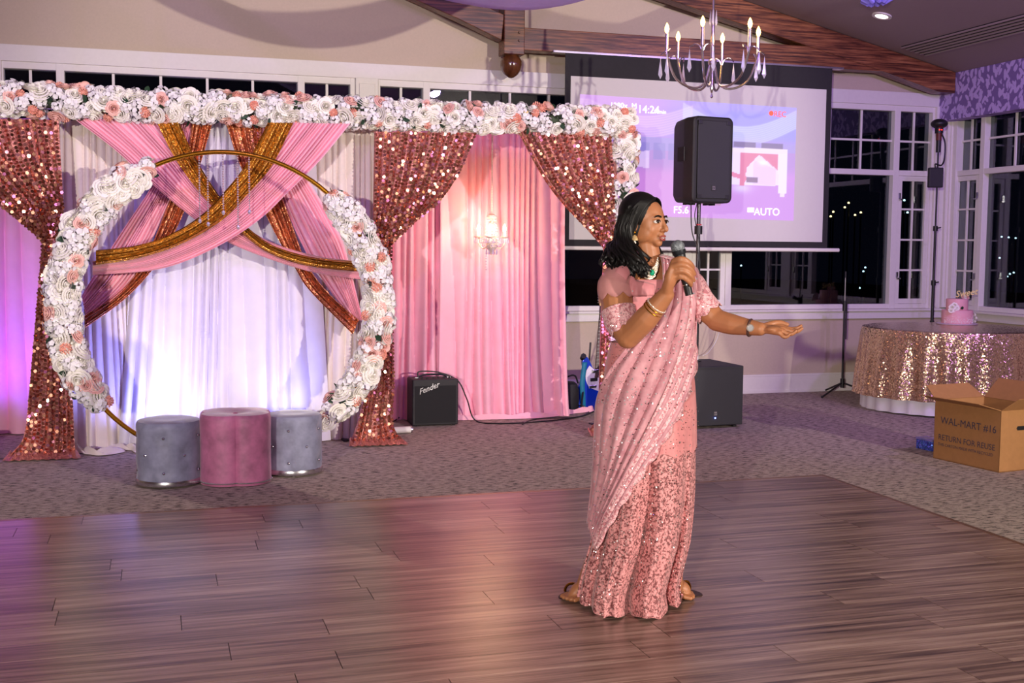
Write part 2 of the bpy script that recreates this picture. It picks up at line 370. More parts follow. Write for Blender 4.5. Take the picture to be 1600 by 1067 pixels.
# timber truss in front of the back wall
t = thing('roof_truss', 'dark stained timber truss with turned drop finial along the back wall', 'truss', (3.1, 10.3, 3.2))
Y0, Y1 = 10.25, 10.41
p = lambda x, y: PY(x, y, Y0)
rz = lambda X: ZC(X)
MB().prism([(7.81, Y0, rz(7.81)-.005), (XR, Y0, rz(XR)-.005), (XR, Y0, rz(XR)-.22), (6.98, Y0, rz(6.98)-.235), (7.62, Y0, 3.062), (7.81, Y0, 3.06)], (0, Y1-Y0, 0)).build('rafter', M_beam, t, smooth=False, bevel=.006)
MB().box((3.19, Y0+.01, 3.235), (6.98, Y1, 3.435)).build('tie_beam', M_beam, t, smooth=False, bevel=.006)
MB().prism([p(788, 23), p(784, 63), p(715, 29), p(560, -40), p(575, -78)], (0, .13, 0)).build('brace', M_beam, t, smooth=False, bevel=.006)
MB().box((3.005, Y0-.02, 3.185), (3.2, Y1, 4.35)).build('king_post', M_beam, t, smooth=False, bevel=.008)
prof = [(.07, .2), (.075, .19), (.085, .175), (.098, .15), (.1, .12), (.09, .07), (.06, .03), (.025, .006), (.002, 0)]
MB().lathe((3.1, 10.32, 2.985), prof, 4*5).build('finial', mat('polished_dark_wood', (92, 52, 26), .22, var=.2, coat=.6), t)
for dz in (3.38, 3.31): MB().tube([(3.15, Y0-.035, dz), (3.15, Y0, dz)], .012, 8).build('peg', M_beam, t)

# ceiling fittings on the right slope
sl = Vector((1, 0, -.23)).normalized()
def PC(x, y):
    d = ray(x, y); k = (3.27+.23*7.82-1.45)/(d[2]+.23*d[0]); return CAM+d*k
c0 = PC(1378, 24)
t = thing('ceiling_downlight', 'small round recessed downlight in the ceiling above the corner', 'ceiling light', c0)
R3 = Matrix(((sl.x, 0, .224), (0, 1, 0), (sl.z, 0, .975))); nrm = np.array([-.224, 0, -.975])
def disc_on_ceiling(mb, c, r0, r1, d, n=24):
    a = np.array(sl); b = np.array([0, 1, 0]); rows = []
    for r, o in ((r0, 0), (r0, d), (r1, d), (r1, 0)):
        rows.append([c+nrm*o+(a*math.cos(2*PI*k/n)+b*math.sin(2*PI*k/n))*r for k in range(n)])
    return mb.grid(rows, True)
disc_on_ceiling(MB(), c0, .09, .06, .012).build('trim_ring', M_white, t)
MB().tube([c0+nrm*.001, c0+nrm*.006], .06, 24).build('lens', emit('downlight_lens', (255, 245, 235), 5), t)
t = thing('air_diffuser', 'long slotted linear air diffuser in the right ceiling slope', 'air vent', PC(1445, 84))
ea, eb = PC(1409, 73), PC(1446, 85)
for k in range(6):
    q = ea+(eb-ea)*k/5
    MB().obox(q+np.array([0, -2.2, 0])+nrm*.014, np.array(sl)*.006, (0, 2.2, 0), nrm*.008).build('slat', M_ceil, t, smooth=False)
MB().obox((ea+eb)/2+np.array([0, -2.2, 0])+nrm*.004, np.array(sl)*(np.linalg.norm(eb-ea)/2+.01), (0, 2.2, 0), nrm*.003).build('slot', mat('vent_black', (10, 9, 12), .9), t, smooth=False)
# ceiling drapes (sheer swags)
M_sheer = sheer('sheer_ceiling_chiffon', (190, 168, 250), .95)  # violet tint carries the violet light falling on the swag
def swag(label, A, B, sag, wid, seed, lift=.0):
    r = random.Random(seed); A = np.array(A, float); B = np.array(B, float); rows = []
    ph = [r.uniform(0, 6) for _ in range(4)]
    for j in range(41):
        t_ = j/40; c = A+(B-A)*t_; s = 4*t_*(1-t_)
        rows.append([(c[0], c[1]+(k/14-.5)*wid*(.25+.75*s), c[2]-sag*s*(1-.32*abs(k/14-.5))+.02*math.sin(k*1.9+ph[0])*s+.012*math.sin(k*3.1+ph[1])) for k in range(15)])
    mb = MB().grid(rows); o = mb.build('ceiling_swag', M_sheer); tag(o, label, 'ceiling drape'); return o
swag('sheer ceiling swag tinted with violet light, dipping in front of the king post', (.2, 7.6, 4.3), (4.0, 7.6, 3.95), 1.08, 1.5, 3)
pt = PC(1370, -6)
g = MB()
for k in range(9):
    a = k*.7; g.tube([pt+nrm*.02, pt+np.array([.07*math.cos(a), .1*math.sin(a), -.05]), pt+np.array([.13*math.cos(a), .16*math.sin(a), -.03])], [.02, .028, .012], 8)
o = g.build('drape_rosette', sheer('violet_lit_chiffon', (150, 140, 250), .95)); tag(o, 'gathered chiffon knot tinted with blue-violet light on the ceiling beside the downlight', 'ceiling drape')  # blue-violet light on the knot is part of its base colour
# outside: far lamps over dark ground; warm ones stand for reflections in the glass
structure('ground', MB().box((-60, 10.8, -3.2), (90, 160, -3)), mat('night_ground', (12, 14, 14), .9))
for i, (x, y, dd, cc) in enumerate([(1349, 424, 60, 0), (1352, 418, 60, 0), (1343, 450, 55, 0), (1158, 415, 60, 0), (1565, 370, 60, 0), (1576, 371, 60, 0), (1587, 372, 60, 0), (1562, 403, 60, 0), (1578, 428, 60, 0), (1584, 426, 60, 0), (1574, 432, 60, 0), (1320, 324, 50, 1), (1326, 317, 50, 1), (1302, 331, 50, 1), (1345, 332, 50, 1), (1336, 336, 50, 1), (1298, 338, 50, 1), (1413, 313, 50, 0), (1418, 332, 50, 0)]):
    P_ = PY(x, y, dd); t = thing('lamp_and_reflection_spot', 'far glowing spot beyond the windows, a lamp if cool and a glass reflection if warm', 'lamp', (P_[0], dd, -3), 'far lamps seen through the windows')
    MB().tube([(P_[0], dd, -3), P_], .04, 6).build('spot_post', M_black, t)
    MB().ell(P_, (.055,)*3, 8, 6).build('spot_globe', emit('far_spot_%d' % i, (255, 220, 150) if cc else (190, 235, 240), 6), t)

# ---------------------------------------------------------------- dance floor, plank by plank
t = thing('dance_floor', 'portable wood-look plank dance floor laid on the carpet', 'dance floor', (1, 4.4, 0))
FX0, FX1, FY0, FY1, PW, PL_ = -2.6, 4.05, 2.16, 6.49, .186, 1.22
MB().box((FX0, FY0, .001), (FX1, FY1, .006)).build('underlay', M_black, t, smooth=False)
MB().box((FX0-.03, FY1, .0), (FX1+.03, FY1+.03, .012)).build('edge_strip', mat('bronze_edge_strip', (150, 118, 92), .35, .7), t, smooth=False, bevel=.003)
MB().box((FX1, FY0, .0), (FX1+.03, FY1, .012)).build('edge_strip', bpy.data.materials['bronze_edge_strip'], t, smooth=False, bevel=.003)
pm = {}
r_ = random.Random(3); y = FY1
while y-PW > FY0-.01:
    x = FX0-r_.uniform(0, 1)
    while x < FX1-.02:
        a = max(x, FX0); b = min(x+PL_, FX1); L = round(b-a, 3)
        if L > .03:
            if L not in pm: pm[L] = MB().box((.0015, -PW+.001, 0), (L-.0015, -.001, .005)).mesh('plank', M_plank, False)
            inst('plank', pm[L], t, (a, y, .006))
        x += PL_
    y -= PW

# ---------------------------------------------------------------- fabric sheets
def sheet(L, R, Y, nu, nv, amp, nf, seed, name, m, parent=None, sharp=.7, label=None, cat=None, warp=.35, bot=0, px=True, sag=None, yfun=None):
    """pleated cloth between two edges given down the backdrop plane"""
    r = random.Random(seed); ph = [r.uniform(0, 6.28) for _ in range(6)]
    def edge(E):
        Q = np.array([PY(a, b, Y) for a, b in E]) if px else np.array([(a, Y, b) for a, b in E])
        return cr(Q, nv)
    A, B = edge(L), edge(R); rows = []; uv = []
    for j in range(nv):
        v = j/(nv-1); row = []
        for k in range(nu):
            u = k/(nu-1); uu = u+warp/nf*(math.sin(7*u+ph[0])+.6*math.sin(17*u+ph[1]+1.5*v))
            f = abs(math.sin(PI*nf*uu+ph[2]))**sharp; g = .5+.5*math.sin(PI*nf*.37*uu+ph[3]+.8*v)
            P = A[j]*(1-u)+B[j]*u; am = amp*(.75+.5*g)
            P = P+np.array([0, -f*am, 0]); P[1] -= bot*v**6*(.5+.5*math.sin(31*u+ph[4]))
            P[2] = max(.006, P[2])
            if yfun: P[1] += yfun(u, v)
            row.append(P); uv.append((u, v))
        rows.append(row)
    o = MB().grid(rows).build(name, m, parent, uv=uv)
    if label: tag(o, label, cat)
    return o, rows
BY = 8.73
b_ = thing('backdrop_frame', 'metal pipe frame standing behind the drapes and carrying the flower beam', 'backdrop stand', (1.2, 8.6, 0))
for x in (-.66, 1.5, 3.60):
    MB().tube([(x, 8.80, 0), (x, 8.80, 2.44)], .019, 12).build('pole', M_chrome, b_)
    MB().box((x-.2, 8.60, 0), (x+.2, 9.0, .008)).build('base_plate', M_black, b_, smooth=False)
MB().tube([(-2.2, 8.80, 2.4), (3.62, 8.80, 2.4)], .019, 12).build('crossbar', M_chrome, b_)
MB().tube([(-2.8, 9.66, 2.5), (3.3, 9.66, 2.5)], .019, 12).build('rear_crossbar', M_chrome, b_)
for x in (-.66, 1.5, 3.28): MB().tube([(x, 9.66, 0), (x, 9.66, 2.5)], .019, 12).build('pole', M_chrome, b_)
# plain drapes; cream tone of the side panels is painted-in light
sheet([(88, 188), (90, 400), (88, 705)], [(212, 190), (214, 400), (240, 700)], BY, 160, 24, .03, 11, 1, 'warm_lit_side_drape', M_warmlit, label='white drape panel with warm light in its colour hanging at the left of the ring backdrop', cat='drape', bot=.04)
sheet([(478, 190), (478, 400), (462, 690)], [(592, 192), (592, 400), (588, 685)], BY, 160, 24, .03, 11, 2, 'warm_lit_side_drape', M_warmlit, label='white drape panel with warm light in its colour hanging right of the white centre drape', cat='drape', bot=.04)
sheet([(215, 190), (205, 400), (185, 702)], [(492, 190), (500, 400), (516, 689)], BY-.03, 300, 30, .05, 15, 5, 'white_drape', M_whitecloth, label='white gathered drape in the middle behind the ring', cat='drape', warp=.6, bot=.05)
sheet([(600, 190), (600, 420), (592, 660)], [(690, 190), (690, 420), (692, 658)], 9.6, 120, 24, .05, 7, 6, 'pink_drape', M_pink, label='pink alcove drape panel directly behind the black amplifier', cat='drape', bot=.06)
sheet([(684, 190), (686, 420), (682, 656)], [(882, 192), (880, 420), (884, 650)], 9.55, 260, 24, .045, 15, 7, 'pink_drape', M_pink, label='wide pink drape panel behind the small crystal chandelier', cat='drape', warp=.7, bot=.1)
sheet([(-260, 180), (-260, 420), (-270, 682)], [(78, 186), (80, 420), (90, 676)], 9.6, 240, 24, .05, 12, 8, 'lilac_drape', M_pink, label='drape panel glowing violet behind the leftmost sequin curtain', cat='drape', bot=.06)
# floor puddles of cloth
def puddle(pts, w, seed, m, label, name):
    r = random.Random(seed); P = cr([PZ(x, y, .0) for x, y in pts], 60); rows = []
    for j, q in enumerate(P):
        tt = P[min(j+1, 59)]-P[max(j-1, 0)]; tt /= np.linalg.norm(tt); nn = np.array([-tt[1], tt[0], 0]); ww = w*(.55+.45*math.sin(j*.21+seed))
        rows.append([q+nn*ww*(k/11-.5)+np.array([0, 0, .006+.05*math.sin(PI*k/11)*(.55+.45*math.sin(j*.55+k*.9+seed))]) for k in range(12)])
    o = MB().grid(rows).build(name, m); return tag(o, label, 'fabric')
puddle([(112, 700), (150, 712), (190, 704), (222, 706)], .16, 1, M_warmlit, 'crumpled hem of white cloth with warm light in its colour on the carpet left of the ottomans', 'cloth_hem')
puddle([(496, 690), (515, 684), (545, 680), (556, 686)], .16, 4, M_warmlit, 'crumpled white cloth with warm light in its colour on the carpet right of the ottomans', 'cloth_hem')
puddle([(690, 657), (780, 656), (850, 652), (905, 646), (925, 643)], .09, 2, M_pink, 'pink hem trailing on the carpet beside the guitar', 'cloth_hem')

# crossing bands: (left/upper edge, right/lower edge, depth)
UP_ = [(243, 196), (300, 275), (350, 322), (400, 362), (450, 388), (500, 402), (562, 408)]
sheet([(278, 192), (262, 250), (232, 300), (185, 370), (150, 425), (128, 462)], [(306, 192), (292, 250), (264, 318), (236, 378), (205, 440), (137, 505)], 8.57, 90, 50, .034, 10, 11, 'pink_band', M_pink, label='pink gathered band falling to the lower left behind the crossing swags', cat='drape swag', sharp=.5)
sheet([(300, 192), (290, 250), (262, 320), (238, 380), (212, 428), (175, 465), (132, 492)], [(332, 192), (312, 260), (286, 335), (258, 390), (234, 427), (192, 470), (134, 512)], 8.545, 60, 50, .03, 5, 12, 'copper_band', M_copseq, label='copper sequin band falling to the lower left under the pink swag', cat='drape swag')
sheet([(385, 192), (420, 250), (443, 318), (470, 380), (500, 433), (550, 500)], [(420, 192), (452, 250), (480, 281), (521, 349), (540, 394), (566, 500)], 8.57, 90, 50, .034, 10, 13, 'pink_band', M_pink, label='pink gathered band falling to the lower right behind the crossing swags', cat='drape swag', sharp=.5)
sheet([(352, 192), (376, 262), (414, 335), (434, 374), (462, 422), (484, 455), (550, 522)], [(408, 192), (412, 240), (443, 315), (470, 391), (490, 430), (520, 465), (560, 500)], 8.545, 60, 50, .03, 5, 14, 'copper_band', M_copseq, label='copper sequin band falling to the lower right under the pink swag', cat='drape swag')
sheet([(113, 184), (180, 235), (240, 290), (300, 340), (355, 378), (430, 408), (500, 428), (562, 436)], [(243, 192), (290, 250), (330, 305), (372, 345), (410, 372), (450, 388), (505, 402), (562, 408)], 8.49, 150, 60, .036, 15, 15, 'pink_swag', M_pink, label='pink pleated swag running from upper left to lower right', cat='drape swag', sharp=.5)
sheet([(245, 192), (275, 250), (320, 310), (375, 362), (420, 395), (480, 415), (560, 424)], [(280, 192), (307, 250), (347, 312), (390, 358), (430, 385), (490, 402), (560, 409)], 8.435, 60, 60, .035, 4, 16, 'gold_band', M_goldseq, label='gold sequin band running from upper left to lower right', cat='drape swag')
sheet([(455, 192), (400, 262), (350, 318), (300, 358), (240, 385), (195, 400), (145, 408)], [(546, 194), (500, 250), (450, 300), (400, 347), (330, 390), (250, 420), (145, 430)], 8.38, 150, 60, .036, 15, 17, 'pink_swag', M_pink, label='pink pleated swag running from upper right to lower left, in front', cat='drape swag', sharp=.5)
sheet([(418, 192), (385, 255), (350, 300), (312, 338), (262, 368), (210, 384), (150, 391)], [(458, 192), (425, 258), (388, 302), (345, 345), (285, 380), (220, 402), (150, 414)], 8.325, 60, 60, .035, 4, 18, 'gold_band', M_goldseq, label='gold sequin band running from upper right to lower left, in front', cat='drape swag')

# sequin curtains
def sequin_curtain(label, upL, upR, coL, coR, Y, seed, tie):
    t = thing('sequin_curtain', label, 'curtain', (PY(*coL[-1], Y)[0], Y, 0)); r = random.Random(seed)
    disc = []
    for (L, R, nf, nu, nv, nm) in ((upL, upR, 12, 110, 40, 'tied_panel'), (coL, coR, 7, 80, 60, 'gathered_tail')):
        o, rows = sheet(L, R, Y, nu, nv, .035, nf, seed, nm, M_rosefab, t)
        G = np.array(rows); mb = MB()
        wid = np.linalg.norm(G[nv//2, -1]-G[nv//2, 0]); 
        ncol = int(max(10, np.mean([np.linalg.norm(G[j, -1]-G[j, 0]) for j in range(nv)])/.021*1.08))
        for c in range(ncol):
            u = (c+.5)/ncol*(nu-1); k = int(u); fu = u-k; k2 = min(k+1, nu-1); line = G[:, k]*(1-fu)+G[:, k2]*fu
            seg = np.linalg.norm(np.diff(line, axis=0), axis=1); tot = seg.sum(); cum = np.concatenate([[0], np.cumsum(seg)])
            d = r.uniform(0, .026)
            while d < tot:
                q = np.array([np.interp(d, cum, line[:, i]) for i in range(3)]); d += .0262*r.uniform(.92, 1.1)
                n = np.array([r.gauss(0, .42), -1, r.gauss(.0, .42)]); n /= np.linalg.norm(n)
                a = np.cross(n, [0, 0, 1]); a /= np.linalg.norm(a); b = np.cross(n, a); R_ = .0122
                q = q+np.array([r.uniform(-.004, .004), -.012-r.uniform(0, .006), 0])
                mb.add([q+(a*math.cos(h*PI/3)+b*math.sin(h*PI/3))*R_ for h in range(6)], [(0, 1, 2, 3, 4, 5)])
        mb.build('sequins', M_sequin, t, smooth=False, kind='stuff')
    tp = PY(*tie, Y); MB().ell(tp, (.062, .05, .03), 16, 8).build('tie_back', M_rosefab, t)
    # spread hem on the floor
    a, b = PY(*coL[-1], Y), PY(*coR[-1], Y); rows = []
    for j in range(8):
        rows.append([a+(b-a)*(k/40)*(1+.12*j/7)+np.array([-(.06*(b-a)[0])*j/7, -.02*j+.02*math.sin(k*1.3)*j/7, -a[2]+.012+.035*(1-j/7)*(1+.4*math.sin(k*1.7))-(b-a)[2]*k/40]) for k in range(41)])
    MB().grid(rows).build('hem', M_rosefab, t)
    return t
sequin_curtain('rose-gold sequin curtain tied back at the far left of the ring', [(-120, 184), (-80, 260), (0, 322), (45, 358), (67, 378)], [(92, 188), (95, 240), (98, 290), (100, 340), (97, 378)],
               [(67, 374), (62, 430), (54, 520), (46, 610), (38, 680), (14, 712)], [(97, 374), (103, 440), (110, 540), (114, 620), (117, 690), (122, 716)], 8.45, 21, (82, 376))
sequin_curtain('rose-gold sequin curtain tied back between the ring and the pink alcove', [(584, 206), (583, 270), (582, 320), (582, 350), (586, 380)], [(744, 208), (718, 268), (688, 312), (650, 345), (612, 380)],
               [(586, 376), (586, 440), (582, 520), (571, 590), (560, 650), (546, 692)], [(611, 376), (608, 440), (612, 520), (614, 600), (613, 660), (628, 690)], 8.45, 22, (599, 378))
sequin_curtain('rose-gold sequin curtain tied back at the right end beside the woman', [(806, 206), (846, 278), (880, 322), (915, 358), (942, 388)], [(952, 210), (955, 260), (957, 310), (958, 350), (964, 388)],
               [(941, 384), (938, 460), (936, 540), (934, 600), (931, 650), (918, 672)], [(964, 384), (968, 460), (972, 540), (974, 600), (976, 650), (984, 672)], 8.45, 23, (953, 386))

# ---------------------------------------------------------------- flowers
def petal(mb, c, d, up, w, h, curl):
    """curved petal, base at c, growing along d and opening outward (up = outward)"""
    c, d, up = map(np.array, (c, d, up)); s = np.cross(d, up); rows = []
    for j, (wj, hj, oj) in enumerate(((.45, 0, 0), (1, .45, .08), (.95, .85, .3), (.5, 1.0, .55))):
        rows.append([c+s*w*wj*k*.5+d*h*(hj-.06*abs(k))+up*(curl*oj*h)-up*(.18*w*abs(k)) for k in (-1, 0, 1)])
    mb.grid(rows)
def rose_mesh(name, m, seed):
    r = random.Random(seed); mb = MB()   # faces +z, radius 1
    mb.lathe((0, 0, 0), [(.05, .1), (.16, .3), (.17, .62), (.10, .76), (.03, .68)], 8)
    for n, R_, h, fl in ((3, .26, .80, .04), (4, .42, .74, .08), (5, .62, .60, .14), (5, .82, .42, .2), (6, 1.0, .22, .22)):
        o = r.uniform(0, 6)
        for k in range(n):
            a = o+2*PI*k/n+r.uniform(-.1, .1); half = PI/n*1.32; rows = []; dr = r.uniform(-.03, .03)
            for v, (rf, zf) in enumerate(((.42, -.45), (.86, .25), (1.0, .85), (1.0+fl, 1.0), (1.06+fl*1.6, .9))):
                w = half*(.7, 1.0, 1.0, .86, .6)[v]
                rows.append([(math.cos(a+w*q)*(R_*rf+dr-.05*abs(q)), math.sin(a+w*q)*(R_*rf+dr-.05*abs(q)), h*zf-.07*q*q*(v > 1)) for q in (-1, -.5, 0, .5, 1)])
            mb.grid(rows)
    return mb.mesh(name, m)
def ball_mesh(name, m, seed, n=46):
    r = random.Random(seed); mb = MB().ell((0, 0, 0), (.62, .62, .5), 10, 6)
    for i in range(n):
        z = 1-1.35*(i+.5)/n; a = i*2.399; q = math.sqrt(max(0, 1-z*z)); d = np.array([q*math.cos(a), q*math.sin(a), z]); s = np.cross(d, [.3, .2, 1]); s /= np.linalg.norm(s); u = np.cross(d, s)
        c = d*.5; mb.add([c, c+d*.4+s*.17+u*.05, c+d*.52, c+d*.4-s*.17-u*.05, c+d*.36+u*.18], [(0, 1, 4), (1, 2, 4), (2, 3, 4), (3, 0, 4)])
    return mb.mesh(name, m)
def blossom_mesh(name, m, seed, n=17):
    r = random.Random(seed); mb = MB()
    for i in range(n):
        z = 1-1.25*(i+.5)/n; a = i*2.399+seed; q = math.sqrt(max(0, 1-z*z)); d = np.array([q*math.cos(a), q*math.sin(a), z])+np.array([r.uniform(-.15, .15) for _ in range(3)])
        d /= np.linalg.norm(d); s = np.cross(d, [.3, .2, 1]); s /= np.linalg.norm(s); u = np.cross(d, s); c = d*r.uniform(.65, .95)
        for k in range(5):
            b = k*2*PI/5+i; e = s*math.cos(b)+u*math.sin(b); f = np.cross(d, e)
            mb.add([c, c+e*.22+f*.18+d*.05, c+e*.36+d*.03, c+e*.22-f*.18+d*.05], [(0, 1, 2), (0, 2, 3)])
    return mb.mesh(name, m)
def leaf_mesh(name, m):
    mb = MB(); rows = []
    for j, (w, z) in enumerate(((.03, 0), (.26, .02), (.34, .08), (.24, .1), (.02, .04))):
        rows.append([(k*w, j*.25, z+.08*abs(k)) for k in (-1, 0, 1)])
    mb.grid(rows); return mb.mesh(name, m)
FM = {'white_rose': [rose_mesh('white_rose', M_wp, i) for i in range(3)], 'blush_rose': [rose_mesh('blush_rose', M_pp, 10+i) for i in range(3)],
      'carnation': [ball_mesh('carnation', M_sp, 5)], 'blossom_cluster': [blossom_mesh('blossom_cluster', M_bl, i) for i in range(3)], 'leaf': [leaf_mesh('leaf', M_leaf)]}
SZ = {'white_rose': (.040, .058), 'blush_rose': (.032, .044), 'carnation': (.032, .042), 'blossom_cluster': (.042, .06), 'leaf': (.05, .075)}
def flowers(parent, spots, seed, mixw=(('white_rose', .34), ('blush_rose', .11), ('carnation', .07), ('blossom_cluster', .37), ('leaf', .11)), k=1.):
    """spots: (point, outward normal)"""
    r = random.Random(seed); cnt = {}
    for P, nrm_ in spots:
        x = r.random(); acc = 0
        for nm, w in mixw:
            acc += w
            if x <= acc: break
        cnt[nm] = cnt.get(nm, 0)+1
        if cnt[nm] > 298: nm = 'blush_rose' if cnt.get('blush_rose', 0) < 290 else nm
        z = Vector(nrm_)+Vector([r.gauss(0, .28) for _ in range(3)]); z.normalize()
        s = r.uniform(*SZ[nm])*k
        q = z.to_track_quat('Z', 'Y') @ Euler((0, 0, r.uniform(0, 6.28))).to_quaternion()
        if nm == 'leaf': q = z.to_track_quat('Z', 'Y') @ Euler((0, 0, r.uniform(0, 6.28))).to_quaternion() @ Euler((r.uniform(.3, 1.0), 0, 0)).to_quaternion()
        off = {'white_rose': -.3, 'blush_rose': .1, 'carnation': .1, 'blossom_cluster': -.25, 'leaf': -.2}[nm]
        loc = Vector(P)+z*(s*off+r.uniform(-.008, .014))
        inst(nm, r.choice(FM[nm]), parent, loc, q.to_euler(), s)
def beam_spots(A, B, ru, rv, step, seed, arc=(-30, 210), axis_y=np.array([0, -1, 0]), other=np.array([0, 0, 1])):
    r = random.Random(seed); A, B = np.array(A, float), np.array(B, float); L = np.linalg.norm(B-A); n = int(L/step); out = []
    na = max(2, int(math.radians(arc[1]-arc[0])*(ru+rv)/2/step))
    for i in range(n+1):
        for k in range(na):
            a = math.radians(arc[0]+(arc[1]-arc[0])*(k+.5*(i % 2)+r.uniform(-.22, .22))/(na-1))
            c = A+(B-A)*min(1, max(0, (i+r.uniform(-.3, .3))/n)); e = axis_y*math.sin(a)*1+other*math.cos(a)
            out.append((c+axis_y*rv*math.sin(a)+other*ru*math.cos(a), e))
    return out
g = thing('flower_garland', 'thick white and blush artificial flower garland along the top beam', 'flower garland', (1.2, 8.4, 2.25))
gz0, gz1 = 2.395, 2.41
MB().tube([(-1.5, 8.45, gz0), (1.2, 8.45, 2.40), (3.48, 8.45, gz1)], .045, 10).build('garland_core', mat('garland_foam_core', (70, 84, 62), .9, var=.2), g)
flowers(g, beam_spots((-1.45, 8.45, gz0), (3.48, 8.45, gz1), .09, .085, .055, 31, (-8, 188)), 41)
g = thing('flower_garland', 'vertical flower garland down the right post of the backdrop, behind the woman', 'flower garland', (3.46, 8.4, 0))
MB().tube([(3.44, 8.45, .02), (3.46, 8.45, 2.36)], .035, 10).build('garland_core', bpy.data.materials['garland_foam_core'], g)
flowers(g, beam_spots((3.44, 8.45, .03), (3.47, 8.45, 2.32), .08, .07, .054, 32, (-8, 188), other=np.array([1, 0, 0])), 42)
# hoop
HC, HR, HY = np.array([.43, 7.95, 1.045]), 1.015, 7.95
h = thing('hoop_arch', 'gold round hoop arch standing behind the ottomans', 'hoop', (HC[0], HY, 0))
MB().tube([HC+np.array([HR*math.cos(a), 0, HR*math.sin(a)]) for a in np.linspace(0, 2*PI, 97)], .0155, 10, caps=False).build('hoop_tube', M_gold, h)
for s in (-.3, .3): MB().box((HC[0]+s-.03, HY-.25, .0), (HC[0]+s+.03, HY+.25, .02)).build('foot', M_gold, h, smooth=False, bevel=.004)
def arc_spots(a0, a1, seed):
    r = random.Random(seed); out = []; step = .054; n = int(math.radians(abs(a1-a0))*HR/step)
    for i in range(n+1):
        a = math.radians(a0+(a1-a0)*i/n); e = np.array([math.cos(a), 0, math.sin(a)]); c = HC+e*HR
        w = .085*min(1, .45+.9*min(i, n-i)/4); na = 5
        for k in range(na):
            b = PI*(k+.5*(i % 2)+r.uniform(-.2, .2))/(na-.5)-.1; nn = e*math.cos(b)+np.array([0, -1, 0])*math.sin(b)
            out.append((c+e*w*math.cos(b)+np.array([0, -w*.8*math.sin(b), 0])+np.array([math.sin(a), 0, -math.cos(a)])*r.uniform(-.02, .02), nn))
    return out
g = thing('flower_garland', 'flower spray wired to the left half of the gold hoop', 'flower garland', (-.55, HY-.02, .4))
flowers(g, arc_spots(119, 218, 5), 51, k=1.05)
g = thing('flower_garland', 'flower spray wired to the right half of the gold hoop', 'flower garland', (1.4, HY-.02, .4))
flowers(g, arc_spots(47, -50, 6), 52, k=1.05)
# crystal strands from the hoop
for x, yb, nm in ((311, 345, 'first'), (324, 350, 'second'), (348, 332, 'third'), (371, 355, 'fourth'), (389, 331, 'fifth')):
    q = PY(x, 240, HY); zt = HC[2]+math.sqrt(HR**2-(q[0]-HC[0])**2)-.015; zb = PY(x, yb, HY)[2]
    mb = MB(); z = zt
    while z > zb+.02: mb.ell((q[0], HY, z), (.0065,)*3, 6, 4); z -= .016
    mb.ell((q[0], HY, zb), (.012, .012, .016), 6, 4)
    o = mb.build('crystal_strand', mat('strand_crystal_'+nm, (225, 215, 225), .12, .6), smooth=False); tag(o, 'strand of crystal beads hanging from the top of the hoop, %s from the left' % nm, 'bead strand', 'crystal strands on the hoop')
# ---------------------------------------------------------------- LED uplights behind the ring
LEDK = 1.0
def uplight(x, y, Yd, label, col, en, tgt):
    P_ = PY(x, 0, Yd); P_ = np.array([P_[0], Yd, 0])
    t = thing('uplight', label, 'stage light', P_)
    MB().lathe(P_, [(.03, .0), (.06, .005), (.065, .05), (.06, .12), (.05, .125)], 18).build('can', M_black, t)
    MB().lathe(P_+np.array([0, 0, .124]), [(.048, 0), (.048, .004)], 18).build('lens', emit('led_lens_'+str(x), (190, 190, 255), 30), t)
    light('led_beam', 'SPOT', P_+np.array([0, 0, .14]), en*LEDK, col, tgt, .03, spot=95, blend=.9)
BL = (.22, .24, 1.0)
for x, tx, Yd, lab, e in ((236, 186, 8.30, 'small LED uplight hidden behind the left grey ottoman', 48), (292, 280, 8.36, 'small LED uplight behind the gap of the two left ottomans', 20), (452, 440, 8.36, 'small LED uplight behind the rightmost ottoman', 22)):
    q = PY(tx, 640, 8.5); uplight(x, 0, Yd, lab, BL, e, (q[0], 8.75, .62))
uplight(-60, 0, 8.9, 'small LED uplight at the far left beyond the sequin curtain', (.26, .06, 1.0), 62, (-1.15, 9.9, 1.3))
uplight(78, 0, 8.98, 'small LED uplight behind the gathered tail of the left sequin curtain', (.16, .05, 1.0), 30, (-.95, 9.9, .9))
light('violet_fill', 'AREA', (3.3, 8.3, 1.0), 3, (.6, .3, 1.0), (2.9, 9.5, .9), .5)

